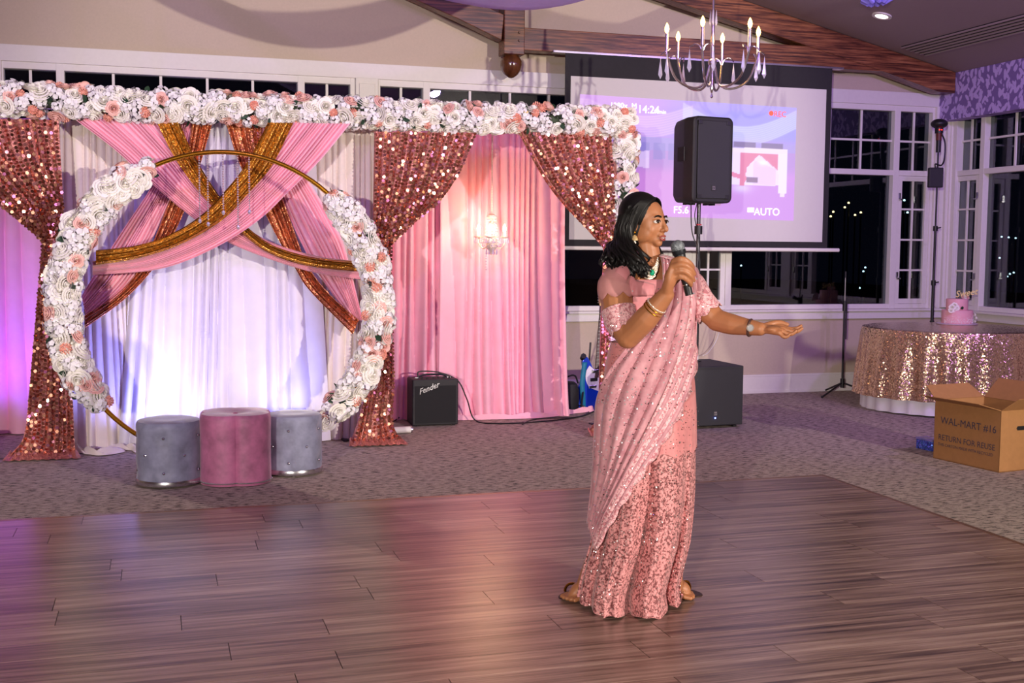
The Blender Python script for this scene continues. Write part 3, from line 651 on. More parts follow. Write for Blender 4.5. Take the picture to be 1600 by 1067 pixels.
# ---------------------------------------------------------------- ottomans
def velvet(name, c): return mat(name, c, .55, var=.3, scale=9, sheen=.5)
def ottoman(px, py, lab, w, h, base_=True, seed=0):
    front = PZ(px, py, 0); vd = np.array([front[0], front[1], 0]); vd /= np.linalg.norm(vd); c = front+vd*w/2; c[2] = 0
    t = thing('ottoman', lab, 'ottoman', c); R = w/2
    prof = [(R*.97, .035), (R, .05)]+[(R, .05+(h-.09)*k/12) for k in range(1, 13)]+[(R*.99, h-.02), (R*.95, h-.004), (R*.8, h+.004), (R*.4, h+.002), (.01, h)]
    view = math.atan2(-vd[1], -vd[0]); btn = [(view+math.radians(a), z) for z, aa in ((h*.77, (-85, -10, 65, 140, 215)), (h*.5, (-48, 28, 102, 178, 252)), (h*.24, (-85, -10, 65, 140, 215))) for a in aa]
    def wob(r, z, th):
        if z < .05 or r < R*.9: 
            return r
        d = 0
        for a, bz in btn:
            da = (th-a+PI) % (2*PI)-PI; q = ((da*R)**2+(z-bz)**2)**.5; d += .014*math.exp(-(q/.03)**2)
        for s in (1, -1):   # diamond stitch lines
            u = ((th-view)*R/.2+s*(z-h*.5)/(h*.53)) % 1.0; 
        return r-d
    MB().lathe(c, prof, 72, wob).build('seat_body', velvet('grey_velvet_%d' % seed, (128, 130, 150)), t)
    for a, bz in btn: MB().ell(c+np.array([(R-.008)*math.cos(a), (R-.008)*math.sin(a), bz]), (.009,)*3, 8, 6).build('crystal_button', M_chrome, t)
    MB().lathe(c, [(R*.9, .012), (R*1.01, .014), (R*1.03, .03), (R*1.0, .045)], 48).build('silver_base_ring', M_chrome, t)
    for a in (0, 2.1, 4.2): MB().lathe(c+np.array([R*.8*math.cos(a+view), R*.8*math.sin(a+view), 0]), [(.012, 0), (.014, .014)], 10).build('foot', M_chrome, t)
    return c
ottoman(265, 765, 'round grey velvet ottoman on a silver base, the leftmost of three', .385, .395, seed=1)
ottoman(459, 747, 'round grey velvet ottoman on a silver base, right of the pink one', .36, .385, seed=2)
front = PZ(369, 762, 0); vd = np.array([front[0], front[1], 0]); vd /= np.linalg.norm(vd); c = front+vd*.22; c[2] = 0; view = math.atan2(-vd[1], -vd[0])
t = thing('ottoman', 'pink velvet clover-shaped ottoman between the two grey ones', 'ottoman', c)
def clover(r, z, th): return r*(.80+.20*abs(math.cos(2*(th-view-PI/4)*1.0))**.55 if r > .1 else 1)
h = .43; R = .236
MB().lathe(c, [(R*.98, .004), (R, .02)]+[(R*(1.0-.012*math.sin(PI*k/10)), .02+(h-.05)*k/10) for k in range(1, 11)]+[(R*.985, h-.012), (R*.94, h), (R*.7, h+.004), (R*.41, h), (.02, h-.012)], 120, clover).build('seat_body', velvet('pink_velvet', (182, 108, 140)), t)
for k in range(76):
    th = view-1.6+3.2*k/75; rr = clover(R, 0, th); MB().ell(c+np.array([rr*math.cos(th), rr*math.sin(th), .022]), (.0055,)*3, 6, 4).build('nailhead', M_chrome, t)
MB().ell(c+np.array([0, 0, h-.01]), (.014, .014, .008), 8, 6).build('top_button', bpy.data.materials['pink_velvet'], t)

# ---------------------------------------------------------------- guitar amplifier
a0, a1 = PZ(644.5, 667, 0), PZ(716, 664.5, 0); dx = a1-a0; Wd = np.linalg.norm(dx); dx /= Wd; dy = np.array([-dx[1], dx[0], 0]); up = np.array([0, 0, 1.])
AH = .375
t = thing('guitar_amplifier', 'black box guitar amplifier on the carpet before the pink drapes', 'amplifier', (a0+a1)/2+dy*.1)
cc = (a0+a1)/2+dy*.12
MB().obox(cc+up*(AH/2+.008), dx*Wd/2, dy*.12, up*(AH/2)).build('cabinet', M_blackc, t, smooth=False, bevel=.01)
MB().obox(cc+up*(AH/2-.01)-dy*.121, dx*(Wd/2-.02), dy*.003, up*(AH/2-.035)).build('grille', mat('black_grille_cloth', (16, 16, 18), .8, var=.4, scale=500, bmp=.3), t, smooth=False)
text('logo_script', 'Fender', .062, a0+dx*.055-dy*.006+up*.262, dx*.93+up*.34, up, M_chrome, t, .001, .45, off=.001)
MB().tube(cr([cc+dx*(-Wd/2+.06)+up*(AH+.006), cc+dx*(-Wd/2+.1)+up*(AH+.03), cc+up*(AH+.036), cc+dx*(Wd/2-.1)+up*(AH+.03), cc+dx*(Wd/2-.06)+up*(AH+.006)], 14), .008, 8).build('handle', M_black, t)
for s in (-1, 1): MB().obox(cc+dx*s*(Wd/2-.06)+up*(AH+.01), dx*.018, dy*.014, up*.006).build('handle_bracket', M_chrome, t, smooth=False)
for k in range(6): MB().tube([cc-dy*.06+dx*(-.1+.045*k)+up*(AH+.006), cc-dy*.06+dx*(-.1+.045*k)+up*(AH+.022)], .008, 8).build('control_knob', M_black, t)
for sx in (-1, 1):
    for sy in (-1, 1): MB().tube([cc+dx*sx*(Wd/2-.03)+dy*sy*.09, cc+dx*sx*(Wd/2-.03)+dy*sy*.09+up*.012], .012, 8).build('foot', M_black, t)
def cable(pts, rad, label, m=M_black):
    o = MB().tube(cr(pts, len(pts)*9), rad, 7).build('cable', m); return tag(o, label, 'cable')
cable([cc-dx*.12+dy*.0+up*(AH+.012), cc-dx*.11+up*(AH+.06), cc+dx*.05+up*(AH+.05), cc+dx*(Wd/2+.02)+up*(AH-.02), cc+dx*(Wd/2+.10)+up*.2, PZ(742, 656, .02), PZ(775, 661.5, .008), PZ(840, 659, .008), PZ(900, 652, .008), PZ(925, 644, .008), PZ(945, 630, .01)], .006, 'black guitar cable arching from the amplifier along the pink hem')
cable([PZ(598, 664, .007), PZ(615, 658, .01), PZ(628, 650, .03), PZ(642, 650, .007)], .005, 'short black cable left of the amplifier')
cable([PZ(816, 663, .007), PZ(828, 657, .007), PZ(850, 653.5, .007), PZ(905, 651, .007), PZ(922, 640, .01), PZ(915, 634, .02)], .005, 'loose black cable end on the carpet left of the guitar')
q = [PZ(622, 672, .03), PZ(641, 671, .03)]
t = thing('light_bar', 'short white tube lying at the foot of the middle sequin curtain', 'light bar', PZ(630, 674, 0))
d_ = q[1]-q[0]; MB().tube([q[0]-d_*.6, q[1]], .026, 14).build('tube_body', M_white, t); MB().tube([q[1], q[1]+d_/np.linalg.norm(d_)*.012], .028, 14).build('end_cap', M_chrome, t)

# ---------------------------------------------------------------- guitar, stand and bag
GY = 9.75
def gp(x, y, o=0.): return PY(x, y, GY-o)
t = thing('electric_guitar', 'blue electric guitar with white pickguard leaning by the alcove', 'guitar', (gp(925, 640)[0], GY, .05))
bodyc = [(917, 578), (911, 572), (911, 562), (917, 557), (923, 566), (927, 575), (933, 577), (941, 568), (949, 563), (954, 570), (951, 585), (948, 598), (952, 615), (951, 632), (940, 642), (925, 643), (908, 640), (901, 628), (900, 612), (907, 598), (913, 588)]
ol = [gp(*q, .0) for q in cr(bodyc+[bodyc[0]], 60)[:-1]]
M_blue = mat('metallic_blue_lacquer', (20, 66, 214), .2, .35, var=.05, coat=1)
MB().prism(ol, (0, .045, 0)).build('body', M_blue, t, smooth=False, bevel=.007)
pg = [(921, 571), (916, 580), (915, 592), (920, 604), (930, 609), (941, 612), (948, 606), (944, 595), (947, 583), (941, 577), (934, 581)]
MB().prism([gp(*q, .002) for q in cr(pg+[pg[0]], 40)[:-1]], (0, -.003, 0)).build('pickguard', mat('pearl_pickguard', (226, 218, 232), .3, var=.1, scale=20), t, smooth=False)
n0, n1 = gp(932, 590, .006), gp(940.5, 478, -.10)
ax = (n1-n0)/2; sx_ = np.array([.024, 0, .002])
MB().obox((n0+n1)/2, sx_*.8, (0, .009, 0), ax).build('neck', woodmat('fretboard_rosewood', [(.3, (40, 24, 18)), (.7, (84, 52, 36))], rand=False), t, smooth=False, bevel=.003)
for k in range(18): MB().obox(n0+(n1-n0)*(.05+.05*k)-np.array([0, .010, 0]), sx_*.8, (0, .0015, 0), (0, 0, .0016)).build('fret', M_chrome, t, smooth=False)
hd = n1+np.array([.005, 0, .0]); MB().prism([hd+np.array([-.025, 0, 0]), hd+np.array([-.035, 0, .05]), hd+np.array([-.02, 0, .17]), hd+np.array([.03, 0, .18]), hd+np.array([.035, 0, .04]), hd+np.array([.025, 0, 0])], (0, .015, 0)).build('headstock', mat('maple', (200, 160, 105), .4), t, smooth=False, bevel=.003)
for k in range(6): MB().ell(hd+np.array([-.04, .004, .03+.023*k]), (.008, .005, .006), 8, 5).build('tuning_peg', M_chrome, t)
for (x, y) in ((930, 580), (928, 593)):
    MB().obox(gp(x, y, .008), (.034, 0, .002), (0, .005, 0), (0, 0, .015)).build('pickup', M_black if y > 585 else M_chrome, t, smooth=False, bevel=.003)
MB().obox(gp(926, 604, .008), (.036, 0, .002), (0, .006, 0), (0, 0, .012)).build('bridge', M_chrome, t, smooth=False, bevel=.002)
for k in range(6): MB().tube([gp(926, 604, .014)+np.array([-.02+.008*k, 0, 0]), n1+np.array([-.015+.006*k, -.014, 0])], .0006, 4).build('string', M_chrome, t)
sb = [(914, 566, .02), (912, 580, .03), (910, 600, .035), (911, 620, .03), (912, 640, .01)]
rows = []
for q in cr([(a, b, c) for a, b, c in sb], 20):
    P_ = gp(q[0], q[1], q[2]); rows.append([P_+np.array([-.022, .006, 0]), P_+np.array([.022, 0, 0])])
MB().grid(rows).build('strap', mat('teal_strap', (18, 120, 150), .6), t, solid=.003)
t = thing('guitar_stand', 'black folding guitar stand under the blue guitar', 'guitar stand', (gp(925, 640)[0], GY, 0))
c = gp(925, 640); c[2] = 0
for s in (-1, 1): MB().tube([c+np.array([s*.16, -.14, .01]), c+np.array([s*.03, .1, .35])], .009, 8).build('leg', M_black, t)
MB().tube([c+np.array([0, .3, .01]), c+np.array([0, .1, .36]), c+np.array([.03, .14, .6])], .009, 8).build('rear_leg', M_black, t)
MB().tube([c+np.array([-.12, -.10, .055]), c+np.array([-.12, .02, .05]), c+np.array([.12, .02, .05]), c+np.array([.12, -.10, .055])], .008, 8).build('cradle', M_black, t)
MB().tube([gp(911, 560, .0)+np.array([0, .02, 0]), gp(912, 556, .03)], [.022, .026], 8).build('padded_rest', M_black, t)
b0 = PZ(901, 650, 0); t = thing('gig_bag', 'black soft equipment bag on the floor left of the guitar', 'bag', b0+np.array([0, .12, 0]))
bag = MB().lathe(b0+np.array([.0, .25, 0]), [(.09, .0), (.10, .02), (.10, .1), (.10, .2), (.09, .255), (.07, .27), (.02, .272)], 16, lambda r, z, th: r*(1+.08*math.sin(3*th+z*20)))
bag.build('bag_body', mat('black_nylon', (26, 25, 30), .7, var=.3, bmp=.3), t)
MB().tube(cr([b0+np.array([-.08, .2, .26]), b0+np.array([-.03, .18, .32]), b0+np.array([.05, .2, .33]), b0+np.array([.09, .22, .26])], 14), .008, 6).build('carry_handle', M_black, t)

# ---------------------------------------------------------------- projection screen with its picture
SY = 10.19
t = thing('projection_screen', 'pull-down projection screen showing a live camera view, below the beam', 'projection screen', (4.95, SY, 1.45))
MB().box((3.575, SY, 1.475), (6.34, SY+.004, 3.215)).build('screen_border', mat('matte_black_border', (34, 32, 36), .8), t, smooth=False)
MB().box((3.63, SY-.003, 1.53), (6.28, SY, 3.015)).build('screen_surface', M_screen, t, smooth=False)
MB().tube([(3.5, SY, 1.452), (6.47, SY, 1.452)], .019, 12).build('bottom_bar', M_white, t)
MB().box((3.45, SY-.03, 3.215), (6.45, SY+.05, 3.232)).build('case_lip', M_chrome, t, smooth=False)
# projected picture, painted as vertex colours on a fine grid
NX, NZ = 220, 128
yy, xx = np.mgrid[0:NZ, 0:NX]; x = xx/NX*256; y = (1-yy/NZ)*190      # picture units: 256 x 190
img = np.zeros((NZ, NX, 3)); img[:] = (.62, .45, .80)
def blend(m, c, a=1.): img[:] = img*(1-(m*a)[..., None])+np.array(c)*(m*a)[..., None]
def sm(v, w=3.): return 1/(1+np.exp(-np.clip(v/w, -30, 30)))
def poly(pts):
    m = np.zeros(x.shape, bool); n = len(pts)
    for i in range(n):
        (x1, y1), (x2, y2) = pts[i], pts[(i+1) % n]
        if y1 == y2: continue
        c = ((y1 > y) != (y2 > y)) & (x < (x2-x1)*(y-y1)/(y2-y1)+x1); m ^= c
    return m.astype(float)
blend(sm(60-y), (.62, .50, .95)); blend(sm(x-120, 20)*sm(60-y), (.45, .50, .98), .8)
blend(sm(95-x, 15)*sm(55-y, 8), (.80, .50, .85), .7)
for k in range(9):
    blend(np.exp(-((y-(8+k*4+22*np.sin(np.clip((x-10)/120, 0, 1)*PI)))**2)/3)*(x < 130), (.95, .80, 1), .5)
    blend(np.exp(-((y-(4+k*3.5+34*np.sin(np.clip((x-118)/140, 0, 1)*PI)))**2)/3)*(x > 118), (.82, .88, 1), .6)
blend(poly([(60, 62), (256, 62), (256, 76), (60, 84)]), (.55, .52, .85), .8)
blend(sm(y-112, 4), (.78, .48, .86)); blend(sm(y-120, 8)*sm(x-150, 10), (.70, .42, .86), .8); blend(np.exp(-(((x-190)/12)**2+((y-138)/8)**2)), (.85, .78, 1), .9)
for k in range(5): blend(poly([(30+k*18, 70), (44+k*18, 70), (44+k*18, 96), (30+k*18, 98)]), (.40, .40, .75), .6)
blend(poly([(10, 70), (50, 74), (50, 78), (10, 74)]), (.95, .5, .5), .7); blend(np.exp(-(((x-50)/9)**2+((y-54)/7)**2)), (.98, .55, .7), .8)
blend(poly([(60, 86), (80, 84), (80, 112), (60, 110)]), (.88, .78, .98), .8); blend(poly([(0, 66), (60, 64), (60, 68), (0, 72)]), (.85, .7, .95), .6)
blend(poly([(160, 64), (170, 64), (170, 72), (160, 72)])+poly([(180, 62), (206, 62), (206, 70), (180, 70)])+poly([(214, 62), (240, 62), (240, 70), (214, 70)]), (.25, .22, .45), .9)
blend(poly([(160, 74), (244, 72), (244, 150), (238, 150), (236, 132), (160, 134)]), (.90, .84, 1.0)); blend(poly([(160, 72), (246, 70), (246, 78), (160, 80)]), (.92, .86, .92))
blend(poly([(158, 80), (176, 80), (160, 108)]), (.86, .35, .55)); blend(poly([(166, 108), (196, 118), (198, 126), (166, 116)]), (.86, .35, .55))
blend(poly([(188, 80), (212, 80), (196, 104), (194, 134), (188, 134)]), (.84, .34, .52)); blend(poly([(210, 80), (236, 80), (236, 108)]), (.84, .34, .52))
blend(poly([(206, 92), (232, 104), (232, 132), (204, 132), (204, 98)]), (.88, .74, .98), .9); blend(poly([(196, 120), (210, 120), (210, 128), (196, 128)]), (.35, .22, .4))
blend(poly([(234, 78), (246, 78), (246, 144), (236, 144)]), (.90, .88, .98)); blend(np.exp(-(((x-216)/5)**2+((y-95)/4)**2)), (1, 1, 1), .8)
blend(poly([(140, 140), (150, 112), (160, 106), (166, 120), (166, 168), (138, 168)]), (.62, .35, .55), .7); blend(poly([(152, 100), (162, 100), (164, 118), (152, 118)]), (.9, .2, .35), .7)
blend(sm(12-y, 2), (.85, .62, .92), .2)
def projmat():
    m, nt, b = base('projected_picture'); a = N(nt, 'ShaderNodeVertexColor'); a.layer_name = 'picture'
    b.inputs['Base Color'].default_value = (.30, .30, .30, 1); b.inputs['Roughness'].default_value = .9
    nt.links.new(a.outputs[0], b.inputs['Emission Color']); b.inputs['Emission Strength'].default_value = .85; return m
px0, px1, pz0, pz1 = 3.72, 5.955, 1.735, 2.825
rows = [[(px0+(px1-px0)*i/NX, SY-.0045, pz0+(pz1-pz0)*j/NZ+.03*(1-i/NX)-.0*(j/NZ)) for i in range(NX+1)] for j in range(NZ+1)]
mb = MB().grid(rows); o = mb.build('projected_image', projmat(), t, smooth=False)
ca = o.data.color_attributes.new('picture', 'FLOAT_COLOR', 'POINT')
full = np.ones((NZ+1, NX+1, 4)); full[:NZ, :NX, :3] = img; full[NZ, :NX, :3] = img[-1]; full[:, NX, :3] = full[:, NX-1, :3]; full[..., :3] **= 2.0
ca.data.foreach_set('color', full.ravel())
M_txt = emit('projected_white_text', (255, 255, 255), 1.1); M_red = emit('projected_red_text', (255, 90, 60), .8)
def stx(body, x, y, size, m=M_txt): P_ = PY(x, y, SY-.007); text('projected_lettering', body, size, P_, (1, 0, 0), (0, 0, 1), m, t, .0005)
stx('14:24', 996, 176, .10); stx('00min', 1022, 177, .05); stx('1280x  M', 953, 168, .07); stx('F5.6', 1052, 333, .095); stx('AUTO', 1178, 336, .10); stx('REC', 1209, 182, .075, M_red)
q = PY(1205, 177, SY-.007); MB().tube([q, q+np.array([0, -.002, 0])], .024, 16).build('record_dot', M_red, t)
q = PY(1173, 328, SY-.007); MB().box(q-np.array([.035, .001, .022]), q+np.array([.035, .001, .022])).build('card_icon', M_txt, t, smooth=False)

# ---------------------------------------------------------------- subwoofer, pole and loudspeaker
s0, s1 = PZ(1042, 672, 0), PZ(1160, 667, 0); dx = s1-s0; Wd = np.linalg.norm(dx); dx /= Wd; dy = np.array([-dx[1], dx[0], 0]); SH = .505; cc = (s0+s1)/2+dy*.3
t = thing('subwoofer', 'black subwoofer cabinet on the carpet behind the woman', 'speaker', cc)
MB().obox(cc+up*(SH/2+.01), dx*Wd/2, dy*.3, up*(SH/2-.01)).build('cabinet', M_blackc, t, smooth=False, bevel=.008)
mb = MB(); rows = [[cc-dy*(.3+.012+.022*math.sin(PI*i/12))+dx*(Wd/2-.012)*(i/6-1)+up*(.03+(SH-.055)*j) for i in range(13)] for j in (0, 1)]
MB().grid(rows[::-1]).build('front_grille', mat('black_steel_mesh', (46, 46, 50), .5, .3, var=.5, scale=600, bmp=.4), t)
lg = cc-dy*.338+dx*.07
MB().obox(lg+up*.125, dx*.013, dy*.003, up*.015).build('badge', M_chrome, t, smooth=False)
text('badge_lettering', 'EV', .02, lg-dy*.004+up*.118-dx*.011, dx, up, M_black, t, .0004)
MB().obox(lg+up*.088, dx*.005, dy*.003, up*.005).build('power_light', emit('blue_led', (90, 110, 255), 12), t, smooth=False)
for sx in (-1, 1):
    for sy in (-1, 1): MB().tube([cc+dx*sx*(Wd/2-.05)+dy*sy*.25, cc+dx*sx*(Wd/2-.05)+dy*sy*.25+up*.012], .02, 8).build('foot', M_black, t)
kk = PZ(1087, 564.5, SH); pc = np.array([kk[0], kk[1], SH]); ztop = PY(1092, 318, pc[1])[2]
t = thing('speaker_pole', 'black adjustable pole rising from the subwoofer to the loudspeaker', 'speaker pole', pc)
zz = lambda y_: PY(1089, y_, pc[1])[2]
MB().tube([pc, pc+up*(zz(425)-SH)], .0225, 14).build('lower_tube', M_black, t)
MB().tube([pc+up*(zz(470)-SH), (pc[0], pc[1], zz(424))], .030, 14).build('sleeve', M_black, t)
MB().tube([(pc[0], pc[1], zz(425)), (pc[0], pc[1], ztop+.03)], .0165, 14).build('upper_tube', mat('dark_steel_tube', (70, 68, 74), .3, .8), t)
MB().tube([(pc[0], pc[1], zz(366)), (pc[0], pc[1], zz(353))], .034, 14).build('collar', M_black, t)
MB().tube([(pc[0], pc[1], zz(352)), (pc[0], pc[1], zz(350))], .026, 14).build('red_ring', mat('red_ring', (190, 40, 50), .5), t, label='thin red ring')
MB().tube([pc, pc+up*.01], .045, 16).build('base_flange', M_black, t)
MB().obox(pc+up*.035-dy*.023, dx*.012, dy*.001, up*.02).build('sticker', M_white, t, smooth=False)
# loudspeaker
fl, fr_ = PY(1078, 318, pc[1]-.12), PY(1143, 318, pc[1]-.2)
t = thing('loudspeaker', 'black loudspeaker mounted on a pole in front of the projection screen', 'speaker', (pc[0], pc[1], ztop))
ang = math.radians(9); ddx = np.array([math.cos(ang), math.sin(ang), 0]); ddy = np.array([-ddx[1], ddx[0], 0])
Wf, HH = .355, .70; c0 = np.array([pc[0], pc[1], ztop])
def plan(w, hfront, hback, wb): return [(-w, -hfront), (w, -hfront), (w, -hfront+.08), (wb, hback), (-wb, hback), (-w, -hfront+.08)]
def rr(w, h, r_, n=6):
    out = []
    for cx, cz, a0 in ((w-r_, r_, -90), (w-r_, h-r_, 0), (-w+r_, h-r_, 90), (-w+r_, r_, 180)):
        for k in range(n+1): a = math.radians(a0+90*k/n); out.append((cx+r_*math.cos(a), cz+r_*math.sin(a)))
    return out
rows = []
for yd, w, ins in ((-.185, .18, .012), (-.19, .183, .006), (-.18, .197, 0), (-.06, .20, 0), (-.04, .196, 0), (.15, .15, .008), (.18, .14, .03)):
    rows.append([c0+ddx*a+ddy*yd+up*(b+ins) for a, b in rr(w, HH-2*ins, .05-.0*ins)])
mb = MB().grid(rows[::-1], True); n_ = len(rows[0]); mb.f.append(tuple(range(n_))); mb.f.append(tuple(range(len(mb.v)-n_, len(mb.v)))[::-1])
mb.build('cabinet', M_blackc, t)
poly_ = [c0+ddx*a-ddy*.192+up*(b+.035) for a, b in rr(.160, HH-.07, .055)]
MB().prism(poly_, -ddy*.008).build('front_grille', bpy.data.materials['black_steel_mesh'], t, smooth=False, bevel=.004)
for sx in (-1, 1):
    for z_ in (.05, HH-.05): MB().obox(c0+ddx*sx*.14-ddy*.202+up*z_, ddx*.02, ddy*.003, up*.016).build('corner_vent', M_black, t, smooth=False, bevel=.002)
MB().obox(c0-ddy*.203+up*.12+ddx*.0, ddx*.021, ddy*.002, up*.021).build('badge_frame', M_black, t, smooth=False, bevel=.003)
MB().obox(c0-ddy*.206+up*.12, ddx*.015, ddy*.001, up*.016).build('badge', M_chrome, t, smooth=False)
text('badge_lettering', 'EV', .024, c0-ddy*.2075+up*.112-ddx*.014, ddx, up, M_black, t, .0004)
for s in (-.13, -.07, .07, .13): MB().obox(c0+ddx*s+up*(-.006), ddx*.012, ddy*.03, up*.008).build('rubber_foot', M_black, t, smooth=False)
mk = MB().obox(c0-ddx*.201+up*.4-ddy*.02, ddx*.006, ddy*.05, up*.06).build('side_handle', M_black, t, smooth=False, bevel=.004)
cable([c0+ddx*-.08+up*0, (c0[0]-.06, c0[1], zz(360)), (c0[0]-.02, c0[1]-.03, zz(390)), (c0[0]+.0, c0[1]-.04, zz(420)), (c0[0]-.03, c0[1]+.03, zz(500)), (c0[0]-.1, c0[1]+.05, zz(545)), (c0[0]-.13, c0[1]+.1, SH)], .005, 'black cable drooping from the loudspeaker down its pole')
cable([c0+ddx*-.02+up*0, (c0[0]-.035, c0[1], zz(340)), (c0[0]-.005, c0[1]-.035, zz(385)), (c0[0]-.01, c0[1]-.03, zz(470)), (c0[0]-.06, c0[1]-.03, zz(520)), (c0[0]-.12, c0[1]+.0, SH)], .004, 'thin black cable running close along the speaker pole')
cable([PY(1128, 500, D-.1), PY(1120, 530, D-.06), PY(1107, 550, D-.07), PY(1098, 556, D-.1)], .004, 'thin white cord hanging from the window sill behind the subwoofer', M_white)
q = PY(1113, 485, D-.06); t = thing('small_sign', 'small brown card leaning on the window sill', 'card', q)
MB().obox(q+np.array([0, 0, .035]), (.035, .0, -.0), (0.0, .004, .0), (-.012, 0, .05)).build('card_body', mat('brown_card', (110, 84, 66), .6), t, smooth=False, bevel=.002)

# ---------------------------------------------------------------- microphone stand
c = np.array([PY(1316, 600, 10.17)[0], 10.17, 0]); zz = lambda y_: PY(1318, y_, 10.17)[2]
t = thing('microphone_stand', 'empty black tripod microphone stand before the wide window', 'microphone stand', c)
for a in (205, 325, 85):
    a = math.radians(a); e = np.array([math.cos(a), math.sin(a), 0]); MB().tube([c+up*.13, c+e*.35+up*.012], .009, 8).build('leg', M_black, t); MB().ell(c+e*.35+up*.013, (.013,)*3, 8, 6).build('rubber_foot', M_black, t)
MB().tube([c+up*.08, c+up*.17], .022, 10).build('hub', M_black, t)
MB().tube([c+up*.1, c+up*zz(478)], .0115, 10).build('lower_tube', M_black, t)
MB().tube([c+up*(zz(486)), c+up*zz(470)], .022, 10).build('clutch', M_black, t)
MB().tube([c+up*zz(478), c+up*zz(432)], .006, 8).build('upper_rod', M_chrome, t)
MB().tube([c+up*zz(474)+np.array([-.02, 0, 0]), c+up*zz(474)+np.array([-.075, -.01, .03])], [.012, .02], 8).build('clutch_lever', M_black, t)
MB().tube([c+up*zz(530)+np.array([.024, 0, 0]), c+up*zz(466)+np.array([.024, 0, 0])], .007, 8).build('boom_arm', M_black, t)
MB().tube([c+up*zz(434), c+up*zz(424)], .009, 8).build('mic_clip', M_black, t)

# ---------------------------------------------------------------- light stand with strobe in the corner
c = np.array([PY(1457, 480, 10.12)[0], 10.12, 0]); zz = lambda y_: PY(1462, y_, 10.12)[2]
t = thing('light_stand', 'tall black light stand with a strobe head in the window corner', 'light stand', c)
for a in (30, 150, 270):
    a = math.radians(a); e = np.array([math.cos(a), math.sin(a), 0]); MB().tube([c+up*.35, c+e*.38+up*.012], .009, 8).build('leg', M_black, t)
MB().tube([c+up*.2, c+up*zz(440)], .0165, 10).build('lower_tube', M_black, t)
MB().tube([c+up*zz(442), c+up*zz(355)], .013, 10).build('middle_tube', M_black, t)
MB().tube([c+up*zz(357), c+up*zz(238)], .009, 10).build('upper_tube', M_black, t)
for y_ in (505, 442, 357):
    k = MB().tube([c+up*zz(y_+4), c+up*zz(y_-4)], .024, 10).build('collar', M_black, t); MB().tube([c+up*zz(y_), c+np.array([.05, -.02, 0])+up*(zz(y_)+.01)], .007, 6).build('knob', M_black, k)
h0 = c+up*zz(238)
MB().tube([h0, h0+up*.16], .024, 12).build('tilt_bracket', M_black, t); MB().tube([h0+up*.12, h0+up*.20], .028, 12).build('strobe_neck', mat('dark_red_band', (96, 40, 30), .5), t)
MB().tube([h0+up*.19, h0+up*.25], .04, 14).build('strobe_body', M_black, t)
MB().ell(h0+up*.285, (.083, .083, .05), 18, 10).build('strobe_head', M_black, t)
for s in (-.012, .014): MB().ell(h0+up*.222+np.array([s-.012, -.04, 0]), (.006,)*3, 6, 4).build('ready_light', emit('red_led_%d' % (s*1000), (255, 40, 30), 6), t)
bp = c+up*zz(281)+np.array([-.045, -.03, 0])
MB().obox(bp+up*.02, (.07, -.02, 0), (.01, .03, 0), (0, 0, .10)).build('battery_pack', M_blackc, t, smooth=False, bevel=.01)
MB().tube(cr([h0+up*.19+np.array([.03, 0, 0]), h0+np.array([.075, 0, .1]), h0+np.array([.075, 0, -.06]), h0+np.array([.02, -.03, -.13]), h0+np.array([-.05, -.03, -.12]), bp+up*.11], 30), .008, 7).build('coiled_cord', M_black, t)
# ---------------------------------------------------------------- large chandelier
cx_, cy_ = PY(1113, 97, 7.85)[0], 7.85; zz = lambda y_: PY(1113, y_, 7.85)[2]
C0 = np.array([cx_, cy_, 0.])
t = thing('chandelier', 'six-arm silver chandelier with candle bulbs hanging over the room', 'chandelier', (cx_, cy_, zz(150)))
M_silver = mat('satin_silver', (214, 206, 214), .22, 1, var=.03)
MB().lathe(C0, [(.008, zz(-160)), (.009, zz(14)), (.016, zz(20)), (.013, zz(50)), (.018, zz(66)), (.016, zz(92)), (.032, zz(95)), (.032, zz(100)), (.014, zz(103)), (.01, zz(132)), (.016, zz(138)), (.005, zz(145)), (.002, zz(146))], 14).build('stem', M_silver, t)
vd = C0/np.linalg.norm(C0); rt = np.array([vd[1], -vd[0], 0]); tw = -vd
def crystal(mb, p, L, w=.009):
    p = np.array(p); mb.add([p, p+np.array([w, 0, -L*.8]), p+np.array([0, w*.6, -L*.8]), p+np.array([-w, 0, -L*.8]), p+np.array([0, -w*.6, -L*.8]), p+np.array([0, 0, -L])], [(0, 1, 4), (0, 4, 3), (0, 3, 2), (0, 2, 1), (5, 4, 1), (5, 3, 4), (5, 2, 3), (5, 1, 2)])
for a in (102, 42, -18, -78, -138, 162):
    a = math.radians(a); e = rt*math.cos(a)+tw*math.sin(a); s = np.cross(e, up)
    zb = zz(138); zc = zz(80)
    arm = MB().tube(cr([C0+e*.02+up*zz(102), C0+e*.06+up*(zb+.03), C0+e*.15+up*zb, C0+e*.27+up*(zb+.06), C0+e*.335+up*(zc-.06), C0+e*.345+up*zc], 26), .0085, 8).build('arm', M_silver, t)
    MB().tube([C0+e*.345+up*(zc-.01), C0+e*.345+up*(zc+.115)], .0125, 10).build('candle_sleeve', M_silver, arm)
    b0 = C0+e*.345+up*(zc+.115)
    MB().lathe(b0, [(.006, 0), (.013, .012), (.0175, .03), (.014, .05), (.006, .068), (.001, .076)], 10).build('bulb', M_bulb, arm)
    for sg in (-1, 1):
        hk = C0+e*.335+up*(zc-.06); tip = hk+s*sg*.085+e*.03+up*.035
        mb = MB().tube(cr([hk, hk+s*sg*.02+up*.045, hk+s*sg*.055+up*.06, tip], 12), .005, 6); mb.build('hook', M_silver, arm)
        mb = MB(); crystal(mb, tip-up*.01, .165, .017); mb.build('crystal_drop', M_crystal, arm, smooth=False)
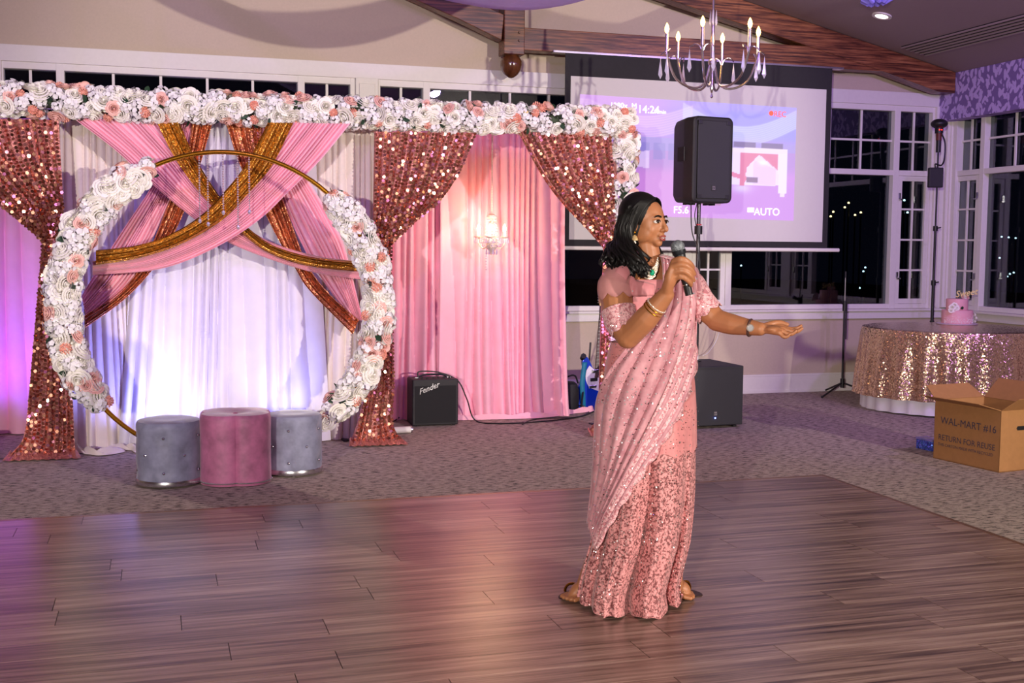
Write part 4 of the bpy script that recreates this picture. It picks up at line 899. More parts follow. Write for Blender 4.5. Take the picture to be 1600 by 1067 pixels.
for k in range(3):
    mb = MB(); crystal(mb, C0+np.array([.025*math.cos(k*2.1), .025*math.sin(k*2.1), zz(14)]), .12, .01); mb.build('crystal_drop', M_crystal, t, smooth=False)
mb = MB(); crystal(mb, C0+up*zz(143), .05, .012); mb.build('crystal_pendant', M_silver, t, smooth=False)
light('chandelier_glow', 'POINT', C0+up*zz(60), 5, (1, .65, .35), size=.15)

# small crystal chandelier in the alcove
AY = 9.12; ac = PY(768, 380, AY); zz2 = lambda y_: PY(768, y_, AY)[2]; A0 = np.array([ac[0], AY, 0])
t = thing('crystal_chandelier', 'small white crystal chandelier glowing in front of the pink drapes', 'chandelier', (ac[0], AY, zz2(395)))
M_wm = mat('ivory_metal', (240, 226, 205), .35, .3)
z = zz2(212)
mb = MB(); k = 0
while z > zz2(335): mb.ell(A0+up*z, (.006, .006, .012), 6, 4); z -= .02
mb.build('chain', M_wm, t, kind='stuff')
MB().lathe(A0, [(.004, zz2(333)), (.035, zz2(336)), (.04, zz2(340)), (.012, zz2(343)), (.02, zz2(352)), (.012, zz2(362)), (.03, zz2(374)), (.045, zz2(382)), (.05, zz2(386)), (.03, zz2(391)), (.012, zz2(395)), (.004, zz2(399))], 18).build('stem', M_wm, t)
for k in range(14):
    a = 2*PI*k/14; e = np.array([math.cos(a), math.sin(a), 0]); mb = MB()
    for j in range(9): s_ = j/8; mb.ell(A0+e*(.035+.035*s_*s_)+up*(zz2(338)+(zz2(384)-zz2(338))*s_), (.007,)*3, 6, 4)
    mb.build('bead_string', M_crystal, t, smooth=False)
for a in (-23, 67, 157, 247):
    a = math.radians(a); e = np.array([math.cos(a), math.sin(a), 0])
    arm = MB().tube(cr([A0+e*.03+up*zz2(384), A0+e*.07+up*zz2(388), A0+e*.105+up*zz2(380), A0+e*.105+up*zz2(372)], 14), .006, 8).build('arm', M_wm, t)
    MB().lathe(A0+e*.105+up*zz2(371), [(.004, -.008), (.034, 0), (.038, .008), (.012, .008), (.01, .045), (.008, .046)], 14).build('candle_cup', M_wm, arm)
    MB().lathe(A0+e*.105+up*(zz2(371)+.046), [(.005, 0), (.012, .01), (.015, .025), (.01, .045), (.002, .062)], 10).build('bulb', emit('alcove_bulb_%d' % int(math.degrees(a)), (255, 205, 140), 45), arm)
    light('alcove_glow', 'POINT', A0+e*.14+up*(zz2(371)+.07), 3.2, (1, .62, .34), size=.02)
    for q_ in range(6):
        b = q_*1.05; mb = MB(); crystal(mb, A0+e*.105+np.array([.034*math.cos(b), .034*math.sin(b), zz2(371)]), .05, .008); mb.build('crystal_drop', M_crystal, arm, smooth=False)
for q_ in range(8):
    b = q_*.785; mb = MB(); crystal(mb, A0+np.array([.045*math.cos(b), .045*math.sin(b), zz2(387)]), .06, .008); mb.build('crystal_drop', M_crystal, t, smooth=False)
mb = MB()
for k in range(6): mb.ell(A0+np.array([-.045, 0, zz2(400)-.022*k]), (.006,)*3, 6, 4)
mb.build('bead_tail', M_crystal, t, smooth=False)

# ---------------------------------------------------------------- cake table
TC = np.array([7.0, 9.13, 0.]); TR = .775; TZ = .752
t = thing('round_table', 'round table hidden under a champagne sequin cloth in the window corner', 'table', TC)
MB().lathe(TC, [(TR-.01, .70), (TR-.004, .735), (TR-.02, .738)], 64).build('tabletop', M_white, t)
for k in range(4):
    a = k*PI/2+.6; MB().tube([TC+np.array([.5*math.cos(a), .5*math.sin(a), 0]), TC+np.array([.45*math.cos(a), .45*math.sin(a), .70])], .015, 8).build('leg', M_chrome, t)
def cloth(R0, z0, z1, nf, amp, flare, seed, inner=0., n=420):
    r = random.Random(seed); ph = [r.uniform(0, 6) for _ in range(5)]; rows = []
    for q in (.02, .3, .6, .85, .96): rows.append([TC+np.array([R0*q*math.cos(2*PI*k/n), R0*q*math.sin(2*PI*k/n), z0]) for k in range(n)])
    rows.append([TC+np.array([R0*math.cos(2*PI*k/n), R0*math.sin(2*PI*k/n), z0-.006]) for k in range(n)])
    for j in range(1, 15):
        s = j/14; row = []
        for k in range(n):
            th = 2*PI*k/n; f = math.sin(nf*th+ph[0]+.9*math.sin(5*th+ph[1])+.3*s*math.sin(3*th+ph[2])); f = math.copysign(abs(f)**.8, f)*(.7+.3*math.sin(4*th+ph[3]))
            rr_ = R0+.008+flare*s+amp*f*min(1, s*1.6)
            row.append(TC+np.array([rr_*math.cos(th), rr_*math.sin(th), z0-.006+(z1-z0)*s+.01*math.sin(2*th)*s]))
        rows.append(row)
    return MB().grid(rows, True)
M_champ = glitter('champagne_sequin_cloth', (240, 210, 172), (180, 142, 118), 105, .55, .24, .85)
o = cloth(TR-.02, .744, .012, 30, .012, .012, 2).build('underlay_cloth', M_whitecloth); tag(o, 'white under-cloth showing below the sequin tablecloth', 'tablecloth')
o = cloth(TR+.005, .752, .14, 26, .026, .055, 5).build('tablecloth', M_champ); tag(o, 'champagne-gold sequin tablecloth draped over the round table', 'tablecloth')
kc = PZ(1495, 506.5, .753); kc[2] = .753
t = thing('cake', 'two-tier pink cake with sugar flowers on the sequin tablecloth', 'cake', kc)
M_ic = mat('pink_icing', (238, 178, 182), .55, var=.03); 
MB().lathe(kc, [(.185, 0), (.19, .006), (.185, .012)], 40).build('cake_board', mat('board_silver', (226, 208, 220), .3, .3), t)
MB().lathe(kc, [(.14, .012), (.143, .02), (.143, .13), (.137, .138), (.05, .139)], 48).build('lower_tier', M_ic, t)
MB().lathe(kc+np.array([.0, .01, 0]), [(.098, .138), (.1, .142), (.1, .237), (.095, .244), (.03, .245)], 48).build('upper_tier', M_ic, t)
mb = MB(); r_ = random.Random(4)
for k in range(420):
    a = r_.uniform(PI, 2*PI+.2); z_ = .016+abs(r_.gauss(0, .028)); 
    if z_ < .1: mb.ell(kc+np.array([.1445*math.cos(a), .1445*math.sin(a), z_]), (.0025,)*3, 4, 3)
mb.build('sugar_pearls', M_bl, t, smooth=False, kind='stuff')
def sf(P_, nr, s, nm='sugar_flower', me=None): s = s*.68; inst(nm, me or FM['white_rose'][0], t, P_, Vector(nr).to_track_quat('Z', 'Y').to_euler(), s)
for dx_, dz_, s in ((-.125, .165, .035), (-.1, .185, .032), (-.085, .16, .038), (-.135, .14, .03), (-.1, .145, .032)): sf(kc+np.array([dx_, -.085, dz_]), (-.5, -.8, .3), s)
for dx_, dz_, s in ((.125, .09, .035), (.14, .06, .035), (.13, .03, .032)): sf(kc+np.array([dx_+.02, -.06, dz_]), (.7, -.7, .2), s)
for dx_, s, m_ in ((.03, .028, FM['blush_rose'][0]), (.055, .03, None), (.08, .03, FM['blush_rose'][1])): sf(kc+np.array([dx_, -.03, .262]), (.2, -.8, .6), s, me=m_)
for q_ in ((-.045, -.1, .158, 1.4), (-.06, -.115, .13, 2.8)): inst('sugar_leaf', FM['leaf'][0], t, kc+np.array(q_[:3]), (1.3, q_[3], 0), .045)
text('cake_topper', 'Sweet', .085, kc+np.array([-.06, -.04, .26]), (.95, -.3, .15), (0, 0, 1), mat('pale_gold_card', (255, 232, 150), .4, .2), t, .0015, .35, off=.001)
for dx_ in (-.02, .02): MB().tube([kc+np.array([dx_, -.035, .243]), kc+np.array([dx_, -.035, .27])], .0012, 5).build('topper_stick', M_gold, t)

# ---------------------------------------------------------------- cardboard carton
b0, b1 = PZ(1458, 715.5, 0), PZ(1560.5, 738.6, 0); e1_ = b1-b0; L1 = np.linalg.norm(e1_); e1_ /= L1; e2_ = np.array([-e1_[1], e1_[0], 0])
if e2_[0] < 0: e2_ = -e2_
def zat(P_, y_):
    lo_, hi_ = 0., 2.
    for _ in range(40):
        m_ = (lo_+hi_)/2; v = np.array([P_[0], P_[1], m_])-CAM; w_ = v@_f; yy_ = 533.5-FPX*(v@_u)/w_
        if yy_ > y_: lo_ = m_
        else: hi_ = m_
    return m_
BH = (zat(b0, 625)+zat(b1, 641))/2; L2 = .46
t = thing('cardboard_box', 'open brown cardboard carton with printed lettering at the right edge', 'box', b0)
M_card = mat('corrugated_cardboard', (158, 112, 66), .8, var=.06, scale=25); M_ink = mat('dark_blue_print_ink', (62, 54, 72), .8); th_ = .004
def wall(p_, ea, la, nrm_, nm='side_panel'):
    return MB().obox(p_+ea*la/2+up*BH/2+nrm_*th_/2, ea*la/2, nrm_*th_/2, up*BH/2).build(nm, M_card, t, smooth=False)
wall(b0, e1_, L1, e2_); wall(b0+e2_*(L2-th_), e1_, L1, e2_); wall(b0, e2_, L2, e1_); wall(b0+e1_*(L1-th_), e2_, L2, e1_)
MB().obox(b0+e1_*L1/2+e2_*L2/2+up*.004, e1_*L1/2, e2_*L2/2, up*.003).build('bottom_panel', M_card, t, smooth=False)
def flap(p_, ea, la, out, tilt, w_, cut=.03):
    d_ = out*math.cos(tilt)+up*math.sin(tilt); n_ = np.cross(ea, d_)*th_
    MB().prism([p_+up*BH, p_+ea*la+up*BH, p_+ea*(la-cut)+d_*w_+up*BH, p_+ea*cut+d_*w_+up*BH], n_).build('flap', M_card, t, smooth=False)
flap(b0, e1_, L1, -e2_, math.radians(16), .17)
flap(b0, e2_, L2, -e1_, math.radians(35), .15)
flap(b0+e2_*L2, e1_, L1, e2_, math.radians(52), .17)
flap(b0+e1_*L1, e2_, L2, e1_, math.radians(38), .14)
nf_ = -e2_; tp = lambda s_, z_: b0+e1_*s_*L1+nf_*.0015+up*z_
text('carton_print', 'WAL-MART #16', .070, tp(.10, BH*.62), e1_, up, M_ink, t, .0003)
text('carton_print', 'RETURN FOR REUSE', .056, tp(.07, BH*.34), e1_, up, M_ink, t, .0003)
text('carton_print', 'THIS CARTON MADE WITH RECYCLED', .028, tp(.07, BH*.24), e1_, up, M_ink, t, .0003)
MB().prism([b0+e1_*(L1+.0015)+e2_*(L2*a)+up*(BH*.66+z_) for a, z_ in ((.33, 0), (.31, .014), (.33, .028), (.67, .028), (.69, .014), (.67, 0))], e1_*-.001).build('hand_hole', M_black, t, smooth=False)
q0, q1 = PZ(1431, 700, 0), PZ(1456, 705.5, 0); ee = q1-q0; l_ = np.linalg.norm(ee); ee /= l_; en = np.array([-ee[1], ee[0], 0]); en = en if en[1] > 0 else -en
t = thing('gift_box', 'small iridescent blue glitter box on the carpet beside the carton', 'box', q0)
hb = zat(q0, 685)
MB().obox(q0+ee*l_/2+en*.05+up*hb/2, ee*l_/2, en*.05, up*hb/2).build('box_body', glitter('holographic_blue', (110, 170, 255), (90, 40, 240), 120, 1.1, .25, .8), t, smooth=False, bevel=.003)
MB().obox(q0+ee*l_/2+en*.05+up*(hb+.006), ee*(l_/2+.003), en*.053, up*.008).build('lid', glitter('holographic_lilac', (190, 170, 240), (120, 150, 230), 220, .8, .3, .8), t, smooth=False, bevel=.002)
# ================================================================ the woman
O = np.array([1.84, 4.33, 0.]); VD = O/np.linalg.norm(O); EU = np.array([VD[1], -VD[0], 0]); EV = -VD   # right, towards the camera
def Q(x_, y_, v=0.):
    d = ray(x_, y_); k = ((O+EV*v-CAM)@EV)/(d@EV); return CAM+d*k
person = thing('woman', 'woman in a pink sequined saree speaking into a microphone, one hand held out', 'person', O)
M_skin = mat('warm_brown_skin', (168, 110, 74), .48, var=.05, scale=20); M_skin.node_tree.nodes['Principled BSDF'].inputs['Subsurface Weight'].default_value = .06
def lmb(pts): return [Q(*p_) for p_ in pts]
B = MB()
B.ell(Q(1012, 490, .0), (.125, .10, .17), 24, 16); B.ell(Q(1010, 560, 0), (.12, .10, .16), 24, 16); B.ell(Q(1010, 640, 0), (.15, .12, .14), 24, 16)
B.limb(lmb([(985, 650, .02), (965, 790, .06), (915, 915, .0)]), [.085, .058, .04]); B.limb(lmb([(1035, 650, -.02), (1043, 790, .0), (1052, 918, -.03)]), [.085, .058, .04])
B.limb(lmb([(1022, 440, -.01), (1017, 415, .0), (1010, 378, .0)]), [.060, .048, .045])          # neck
B.limb(lmb([(1016, 424, .0), (985, 430, .06), (964, 446, .11)]), [.055, .058, .062]); B.limb(lmb([(1020, 424, -.01), (1050, 430, -.07), (1074, 446, -.11)]), [.055, .055, .056])
B.limb(lmb([(963, 447, .11), (966, 490, .15), (981, 526, .2)]), [.064, .062, .047])             # right upper arm
B.limb(lmb([(981, 526, .2), (1010, 497, .25), (1041, 460, .29)]), [.046, .047, .031])           # right forearm
B.limb(lmb([(1076, 448, -.11), (1095, 475, -.09), (1120, 500, -.06)]), [.058, .05, .043])
B.limb(lmb([(1120, 500, -.06), (1145, 507, -.02), (1188, 514, .04)]), [.045, .042, .027])       # left forearm
# --- hand round the microphone
kn = [(1053, 408, .325), (1050, 417, .335), (1051, 426, .335), (1054, 435, .325)]
for k_ in kn: B.limb(lmb([(1041, 461, .29), ((1041+k_[0])/2-1, (461+k_[1])/2-1, k_[2]-.01), k_]), [.026, .017, .0125], 12)
B.ell(Q(1048, 434, .305), (.026, .022, .036), 16, 12)
fing = [[kn[0], (1065, 404, .345), (1077, 410, .335), (1083, 418, .312)], [kn[1], (1066, 413, .352), (1079, 420, .34), (1085, 428, .315)],
        [kn[2], (1067, 423, .35), (1079, 431, .338), (1084, 438, .315)], [kn[3], (1066, 433, .342), (1076, 440, .33), (1080, 446, .31)]]
for f_, r0 in zip(fing, (.0108, .0110, .0106, .0095)): B.limb(lmb(f_), [r0*1.12, r0, r0*.92, r0*.8], 10, 4)
B.limb(lmb([(1044, 450, .28), (1058, 436, .262), (1072, 424, .262), (1080, 416, .272)]), [.016, .0125, .0115, .009], 10, 4)
# --- open left hand, palm up
B.ell(Q(1206, 514, .045), (.036, .040, .014), 18, 12, M=np.array([EU, EV, up]))
for k_, v_ in (((1222, 511), .015), ((1224, 514), .038), ((1222, 517), .062), ((1218, 520), .082)): B.limb(lmb([(1190, 514, .04), ((1190+k_[0])/2, (514+k_[1])/2, (v_+.04)/2), (k_[0], k_[1], v_)]), [.018, .014, .0115], 10)
for f_, r0 in (([(1222, 511, .015), (1235, 514, .022), (1245, 513, .026), (1252, 509, .03)], .0095), ([(1224, 514, .038), (1238, 518, .046), (1247, 517, .05), (1253, 513, .054)], .0098),
               ([(1222, 517, .062), (1232, 522, .07), (1239, 521, .074), (1244, 517, .078)], .0094), ([(1218, 520, .082), (1224, 526, .09), (1230, 526, .094), (1234, 522, .098)], .0084)):
    B.limb(lmb(f_), [r0*1.1, r0, r0*.9, r0*.75], 10, 4)
B.limb(lmb([(1194, 511, .01), (1206, 506, -.008), (1218, 504, -.014), (1230, 507, -.012)]), [.0165, .013, .0115, .009], 10, 4)
# --- feet
for a_, h_, v0 in (((888, 936, .05), (917, 926, .0), 0), ((1080, 932, .04), (1054, 926, -.02), 0)):
    tt, hh = PZ(a_[0], a_[1], .02), PZ(h_[0], h_[1], .03); d_ = (tt-hh)*np.array([1, 1, 0]); d_ /= np.linalg.norm(d_); s_ = np.array([-d_[1], d_[0], 0])
    B.limb([hh+up*.03, (hh+tt)/2+up*.022, tt+up*.006-d_*.02], [.036, .032, .022], 12)
    for k_ in range(5): B.limb([tt-d_*.03+s_*(.018*(k_-2))+up*.008, tt+d_*(.012-.006*abs(k_-1.4))+s_*(.019*(k_-2))+up*.004], [.0115, .0095], 8, 3)
# --- head
HF = .82*EU+.57*EV; HF = HF/np.linalg.norm(HF); HL = np.cross(up, HF); HS = .91
HO = Q(1008, 350, .0)
roll = np.array([HF, HL, up])
def H(f_, l_, z_): return HO+(HF*f_+HL*l_+up*z_)*HS
def he(f_, l_, z_, rf, rl, rz_, n_=24, m_=16): B.ell(H(f_, l_, z_), (rf*HS, rl*HS, rz_*HS), n_, m_, M=roll)
he(-.008, 0, .032, .093, .074, .084, 28, 20)        # cranium
he(.032, 0, .0, .060, .064, .085, 28, 20)           # face mass
he(.036, 0, -.045, .047, .047, .050)                # jaw
he(.070, 0, -.082, .018, .021, .017); he(.062, 0, -.068, .024, .030, .024)
for s_ in (-1, 1):
    he(.054, s_*.036, -.024, .022, .022, .028); he(.014, s_*.046, -.040, .052, .020, .042)
    he(.066, s_*.025, .030, .017, .023, .012)                      # brow ridge
    he(.0735, s_*.031, .010, .0165, .0185, .0125)                  # lids
    he(.096, s_*.0105, -.030, .009, .0085, .007)                   # nostril wings
    he(-.004, s_*.073, -.006, .016, .008, .030, 12, 10)            # ears
B.limb([H(.084, 0, .028), H(.094, 0, .005), H(.108, 0, -.018), H(.111, 0, -.026)], [.008, .0085, .0105, .0095], 12)
he(.088, 0, -.052, .010, .024, .006); he(.085, 0, -.066, .011, .020, .007); he(.078, 0, -.045, .018, .022, .014)
bm = remesh(B, 'body', M_skin, .0036, 6)
o = bpy.data.objects.new('body', bm); link(o, person)
hm = MB()
def sub(mb, name, m_, parent=None, **kw): return mb.build(name, m_, parent or person, **kw)
M_eyew = mat('eye_white', (232, 226, 222), .25, var=.01); M_iris = mat('dark_brown_iris', (34, 18, 12), .15); M_hair = mat('black_hair', (9, 7, 7), .48, var=.4, scale=9); M_hair.node_tree.nodes['Principled BSDF'].inputs['Specular IOR Level'].default_value = .35
M_lip = mat('rose_brown_lips', (146, 70, 66), .35)
for s_ in (-1, 1):
    g_ = .012
    sub(MB().ell(H(.0805, s_*.031, .0085), (.0112, .0165, .0080), 16, 12, M=roll), 'eye', M_eyew)
    gz = H(.0805, s_*.031, .0085)+(HF*.0102+HL*(-.0035)+up*0)
    sub(MB().ell(gz, (.0034, .0070, .0070), 14, 10, M=roll), 'iris', M_iris)
    sub(MB().tube(cr([H(.0815, s_*.031+a_, .0085+b_) for a_, b_ in ((-.0155, -.001), (-.009, .0058), (0, .0082), (.009, .0058), (.0155, -.001))], 14)+HF*.0085, [.0008]+[.0023]*12+[.0008], 6), 'upper_lash_line', M_iris)
    sub(MB().tube(cr([H(.098-.0*abs(a_), s_*a_, b_) for a_, b_ in ((.012, .028), (.022, .0325), (.034, .034), (.050, .026))], 14)-np.array([HF*(.0035+.011*k_*k_/196+.002) for k_ in range(14)]), [.002]+[.0036]*9+[.003, .0024, .0018, .001], 6), 'eyebrow', M_hair)
sub(MB().limb([H(.0925, -.0215, -.0565), H(.099, -.008, -.0535), H(.099, .0, -.0545), H(.099, .008, -.0535), H(.0925, .0215, -.0565)], [.0016, .0048, .0046, .0048, .0016], 10), 'upper_lip', M_lip)
sub(MB().limb([H(.0915, -.020, -.0615), H(.0955, -.008, -.0675), H(.0955, .008, -.0675), H(.0915, .020, -.0615)], [.0018, .0056, .0056, .0018], 10), 'lower_lip', M_lip)
sub(MB().limb([H(.0945, -.011, -.0603), H(.0975, 0, -.0607), H(.0945, .011, -.0603)], [.001, .0022, .001], 8), 'teeth', M_eyew)
sub(MB().ell(H(.112, .012, -.029)-HL*.024, (.002,)*3, 8, 6), 'nose_stud', M_gold)
# hair: cap and long wavy locks, grooved
hb_ = MB()
hb_.ell(H(-.030, 0, .046), (.088, .086, .088), 28, 18, M=roll)
hb_.ell(H(-.045, 0, -.01), (.078, .084, .10), 24, 16, M=roll)
r_ = random.Random(12)
def onhead(th, z_):   # point on the hair cap; th measured from facing direction
    zr = max(-1, min(1, (z_-.042)/.088)); q_ = math.sqrt(max(0, 1-zr*zr)) if z_ > .042 else 1
    return H(-.022+.097*q_*math.cos(th), .089*q_*math.sin(th), z_)
part = H(.045, .02, .112)
ends = []
for k_ in range(250):
    sd = -1 if k_ % 3 else 1                         # -1: side nearer the camera (her right)
    th = r_.uniform(1.25, 3.0) if sd > 0 else r_.uniform(1.30, 3.1)
    p0 = H(.040-.08*r_.random(), sd*r_.uniform(.0, .03)+.012, .115-.01*r_.random()); p0 = p0
    p1 = onhead(sd*th*.8, .085); p2 = onhead(sd*th, .02)+(EU*(-.004)); p3 = onhead(sd*th, -.06)+EU*(-.012)
    if sd < 0:
        ex = 950+62*((2.95-th)/1.65)**1.0+r_.uniform(-6, 6); e_ = Q(ex, r_.uniform(402, 428) if ex > 955 else r_.uniform(396, 412), .10+.04*r_.random()); m_ = (p3+e_)/2+EU*r_.uniform(-.016, .01)-EU*.008+EV*.012
    else:
        ex = r_.uniform(1018, 1038) if th < 2 else r_.uniform(975, 1010); e_ = Q(ex, r_.uniform(398, 424), -.07 if th < 2 else -.09); m_ = (p3+e_)/2
    c_ = cr([p0, p1, p2, p3, m_, e_, e_+EU*r_.uniform(-.015, .015)-up*.02], 26)
    w_ = r_.uniform(0, 6); c_ = c_+np.array([EU*(.0055*math.sin(i_*.62+w_)*(i_ > 9))+EV*(.004*math.cos(i_*.62+w_)*(i_ > 9)) for i_ in range(26)])
    hb_.tube(c_, [.003]+[.0044+.0022*min(1, i_/12) for i_ in range(1, 20)]+[.0066, .0064, .0056, .0045, .003, .0012], 6)
# hairline locks framing the forehead
for k_ in range(40):
    s_ = k_/39
    for sd in (-1, 1):
        a0_ = H(.052-.03*s_, .012+sd*(.004+.01*s_), .112+.006*s_); a1_ = H(.048-.035*s_, sd*(.047+.03*s_), .088); a2_ = H(.026-.05*s_, sd*(.0775+.012*s_), .035); a3_ = H(.004-.05*s_, sd*.0855, -.03); a4_ = H(-.02-.04*s_, sd*.092, -.10)+EU*(-.01)
        hb_.tube(cr([a0_, a1_, a2_, a3_, a4_], 16), [.002]+[.0042]*14+[.002], 6)
hair = sub(hb_, 'hair', M_hair)
# earrings, necklace, bangles, watch
for s_, nm_ in ((-1, 'earring'), (1, 'earring')):
    e0_ = H(.004, s_*.084, -.037)
    er = sub(MB().ell(e0_, (.0055,)*3, 10, 8), nm_, M_gold)
    MB().lathe(e0_-up*.032, [(.002, .022), (.008, .018), (.014, .007), (.0155, .0), (.013, -.001)], 14).build('jhumka_bell', mat('pearl_gold', (236, 206, 150), .3, .6), er)
    MB().ell(e0_-up*.042, (.0065, .0065, .009), 10, 8).build('pearl_drop', mat('pearl', (240, 236, 226), .2), er)
nk = MB(); nb = MB()
M_neck = glitter('crystal_necklace_stones', (255, 252, 250), (220, 190, 140), 260, .8, .25, .25)
npts = [(990, 410, .06), (997, 418, .085), (1006, 426, .098), (1016, 430, .098), (1024, 424, .082), (1028, 412, .05)]
for row_, (dy_, rr_) in enumerate(((-9, .004), (-4, .0058), (1, .0066), (5, .0052))):
    P_ = cr([Q(a_+((1010-a_)*.0), b_+dy_, v_-.004*abs(dy_+2)/4+.002) for a_, b_, v_ in npts], 22)
    for k_, p_ in enumerate(P_):
        if row_ == 3 and not 4 < k_ < 17: continue
        nk.ell(p_, (rr_,)*3, 8, 6)
sub(nk, 'necklace', M_neck); sub(MB().ell(Q(1019, 426, .106), (.0105, .007, .0125), 12, 8), 'green_pendant_stone', mat('emerald_stone', (10, 150, 110), .1, coat=1), label='green necklace stone')
def ringat(pts, rads, m_, name, rt=.003, n_=28, k=1.0, label=None):
    a_, b_ = Q(*pts[0]), Q(*pts[1]); ax_ = (b_-a_)/np.linalg.norm(b_-a_); s_ = np.cross(ax_, up); s_ /= np.linalg.norm(s_); w_ = np.cross(ax_, s_)
    P_ = [a_+(s_*math.cos(q_)+w_*math.sin(q_))*rads for q_ in np.linspace(0, 2*PI, n_)]
    return sub(MB().tube(P_, rt, 7, caps=False), name, m_, label=label)
for (x_, y_, v_), col in (((1023, 480, .268), M_gold), ((1026, 477, .27), M_neck), ((1020, 484, .266), M_gold)):
    ringat([(x_, y_, v_), (x_+8, y_-10, v_+.01)], .040, col, 'bangle', .0026)
ringat([(1172, 512, .02), (1182, 513.5, .03)], .0315, mat('bronze_watch_strap', (110, 84, 78), .35, .7), 'watch_strap', .006)
wa = Q(1172, 512, .052); sub(MB().tube([wa, wa+EV*.008], .015, 20), 'watch_face', mat('watch_face', (206, 186, 176), .2, .8))
sub(MB().tube([wa+EV*.008, wa+EV*.010], .011, 20), 'watch_dial', M_chrome)
# --- garments
SIL = [(398, 990, 1052, .05), (420, 962, 1078, .085), (440, 952, 1086, .105), (470, 958, 1078, .125), (500, 962, 1074, .135), (530, 958, 1074, .14), (560, 950, 1080, .15), (600, 945, 1085, .165), (640, 942, 1087, .172), (680, 940, 1087, .178), (720, 938, 1087, .182), (760, 935, 1086, .185), (800, 930, 1083, .188), (840, 924, 1078, .19), (880, 913, 1068, .19), (910, 906, 1061, .195), (935, 903, 1066, .20)]
SA = np.array(SIL, float)
def sil(y_): return [np.interp(y_, SA[:, 0], SA[:, i_]) for i_ in (1, 2, 3)]
def tilt(x_, y_): return -(x_-1018)/390*.8*np.interp(y_, [430, 640, 900], [.9, .35, .1])
def surf(x_, y_, off=0.):
    L_, R_, b_ = sil(y_); c_, a_ = (L_+R_)/2, (R_-L_)/2; n_ = max(-1.0, min(1.0, (x_-c_)/a_)); q_ = math.sqrt(max(0, 1-n_*n_))
    return Q(c_+n_*(a_+off*390), y_, tilt(x_, y_)+b_*q_+off)
def fabricmat(name, ca_, cb_, spark, scale, thr, lace=False, rough=.6):
    m, nt, b = base(name); co = coords(nt); v = vor(nt, co, scale); f = noise(nt, co, 95 if lace else 14, 3, .7)
    basec = ramp(nt, f, [(.44 if lace else .3, lin(ca_)), (.53 if lace else .7, lin(cb_))])
    sep = N(nt, 'ShaderNodeSeparateColor'); nt.links.new(v.outputs['Color'], sep.inputs[0]); m1 = mathn(nt, 'GREATER_THAN', sep.outputs[0], thr); m2 = mathn(nt, 'LESS_THAN', v.outputs['Distance'], .42); mk_ = mathn(nt, 'MULTIPLY', m1, m2)
    nt.links.new(mix(nt, mk_, basec, lin(spark)), b.inputs['Base Color']); nt.links.new(mathn(nt, 'MULTIPLY', mk_, .7), b.inputs['Metallic'])
    nt.links.new(mathn(nt, 'SUBTRACT', rough, mathn(nt, 'MULTIPLY', mk_, rough-.25)), b.inputs['Roughness']); b.inputs['Sheen Weight'].default_value = .2
    g = N(nt, 'ShaderNodeNewGeometry'); s1 = N(nt, 'ShaderNodeVectorMath', operation='SUBTRACT'); s1.inputs[1].default_value = (.5, .5, .5); nt.links.new(v.outputs['Color'], s1.inputs[0])
    s2 = N(nt, 'ShaderNodeVectorMath', operation='SCALE'); nt.links.new(s1.outputs[0], s2.inputs[0]); nt.links.new(mathn(nt, 'MULTIPLY', mk_, 1.1), s2.inputs['Scale'])
    s3 = N(nt, 'ShaderNodeVectorMath', operation='ADD'); nt.links.new(g.outputs['Normal'], s3.inputs[0]); nt.links.new(s2.outputs[0], s3.inputs[1])
    s4 = N(nt, 'ShaderNodeVectorMath', operation='NORMALIZE'); nt.links.new(s3.outputs[0], s4.inputs[0]); nt.links.new(s4.outputs[0], b.inputs['Normal']); return m
M_sk = fabricmat('coral_pink_lace', (112, 52, 54), (214, 142, 142), (255, 235, 230), 190, .90, lace=True)
M_skp = fabricmat('coral_pink_chiffon', (194, 116, 118), (210, 134, 134), (255, 240, 235), 120, .97)
M_pal = fabricmat('mauve_pink_sequin_chiffon', (168, 108, 120), (204, 148, 156), (255, 245, 250), 120, .86)
M_brd = fabricmat('embroidered_pink_border', (182, 108, 118), (230, 178, 182), (255, 250, 250), 210, .82, lace=True)
M_blo = fabricmat('pink_blouse_silk', (190, 116, 122), (204, 132, 138), (255, 240, 240), 120, .97)
def skirtrows(y0, y1, nr, nth=220, off=0.):
    rows = []; uvs = []
    for j_ in range(nr):
        y_ = y0+(y1-y0)*j_/(nr-1); L_, R_, b_ = sil(y_); c_, a_ = (L_+R_)/2, (R_-L_)/2; g_ = max(0, (y_-600)/335)
        row = []
        for k_ in range(nth):
            th = 2*PI*k_/nth; front_ = max(0, math.sin(th))
            x_ = c_+a_*math.cos(th); xs = (x_-c_)/a_
            # pleats gather on the right front and fan out to the hem
            fl = (abs(math.sin(4.1*(xs+.08)*(1+.25*g_)+.25*g_))**.7-.6)*(.055*g_**.8)*front_*(1 if xs > -.35 else .35)
            fl += .010*g_*math.sin(13*th+2*g_)+.006*g_*math.sin(23*th)
            yy_ = y_
            P_ = Q(x_+fl*20*math.cos(th), yy_, tilt(x_, y_)+b_*math.sin(th)+fl+off)
            if j_ == nr-1: P_[2] = .012+.010*(1+math.sin(9*th))+(.03 if math.cos(th) > .75 or math.cos(th) < -.8 else 0)
            row.append(P_); uvs.append((k_/nth, j_/nr))
        rows.append(row)
    return rows, uvs
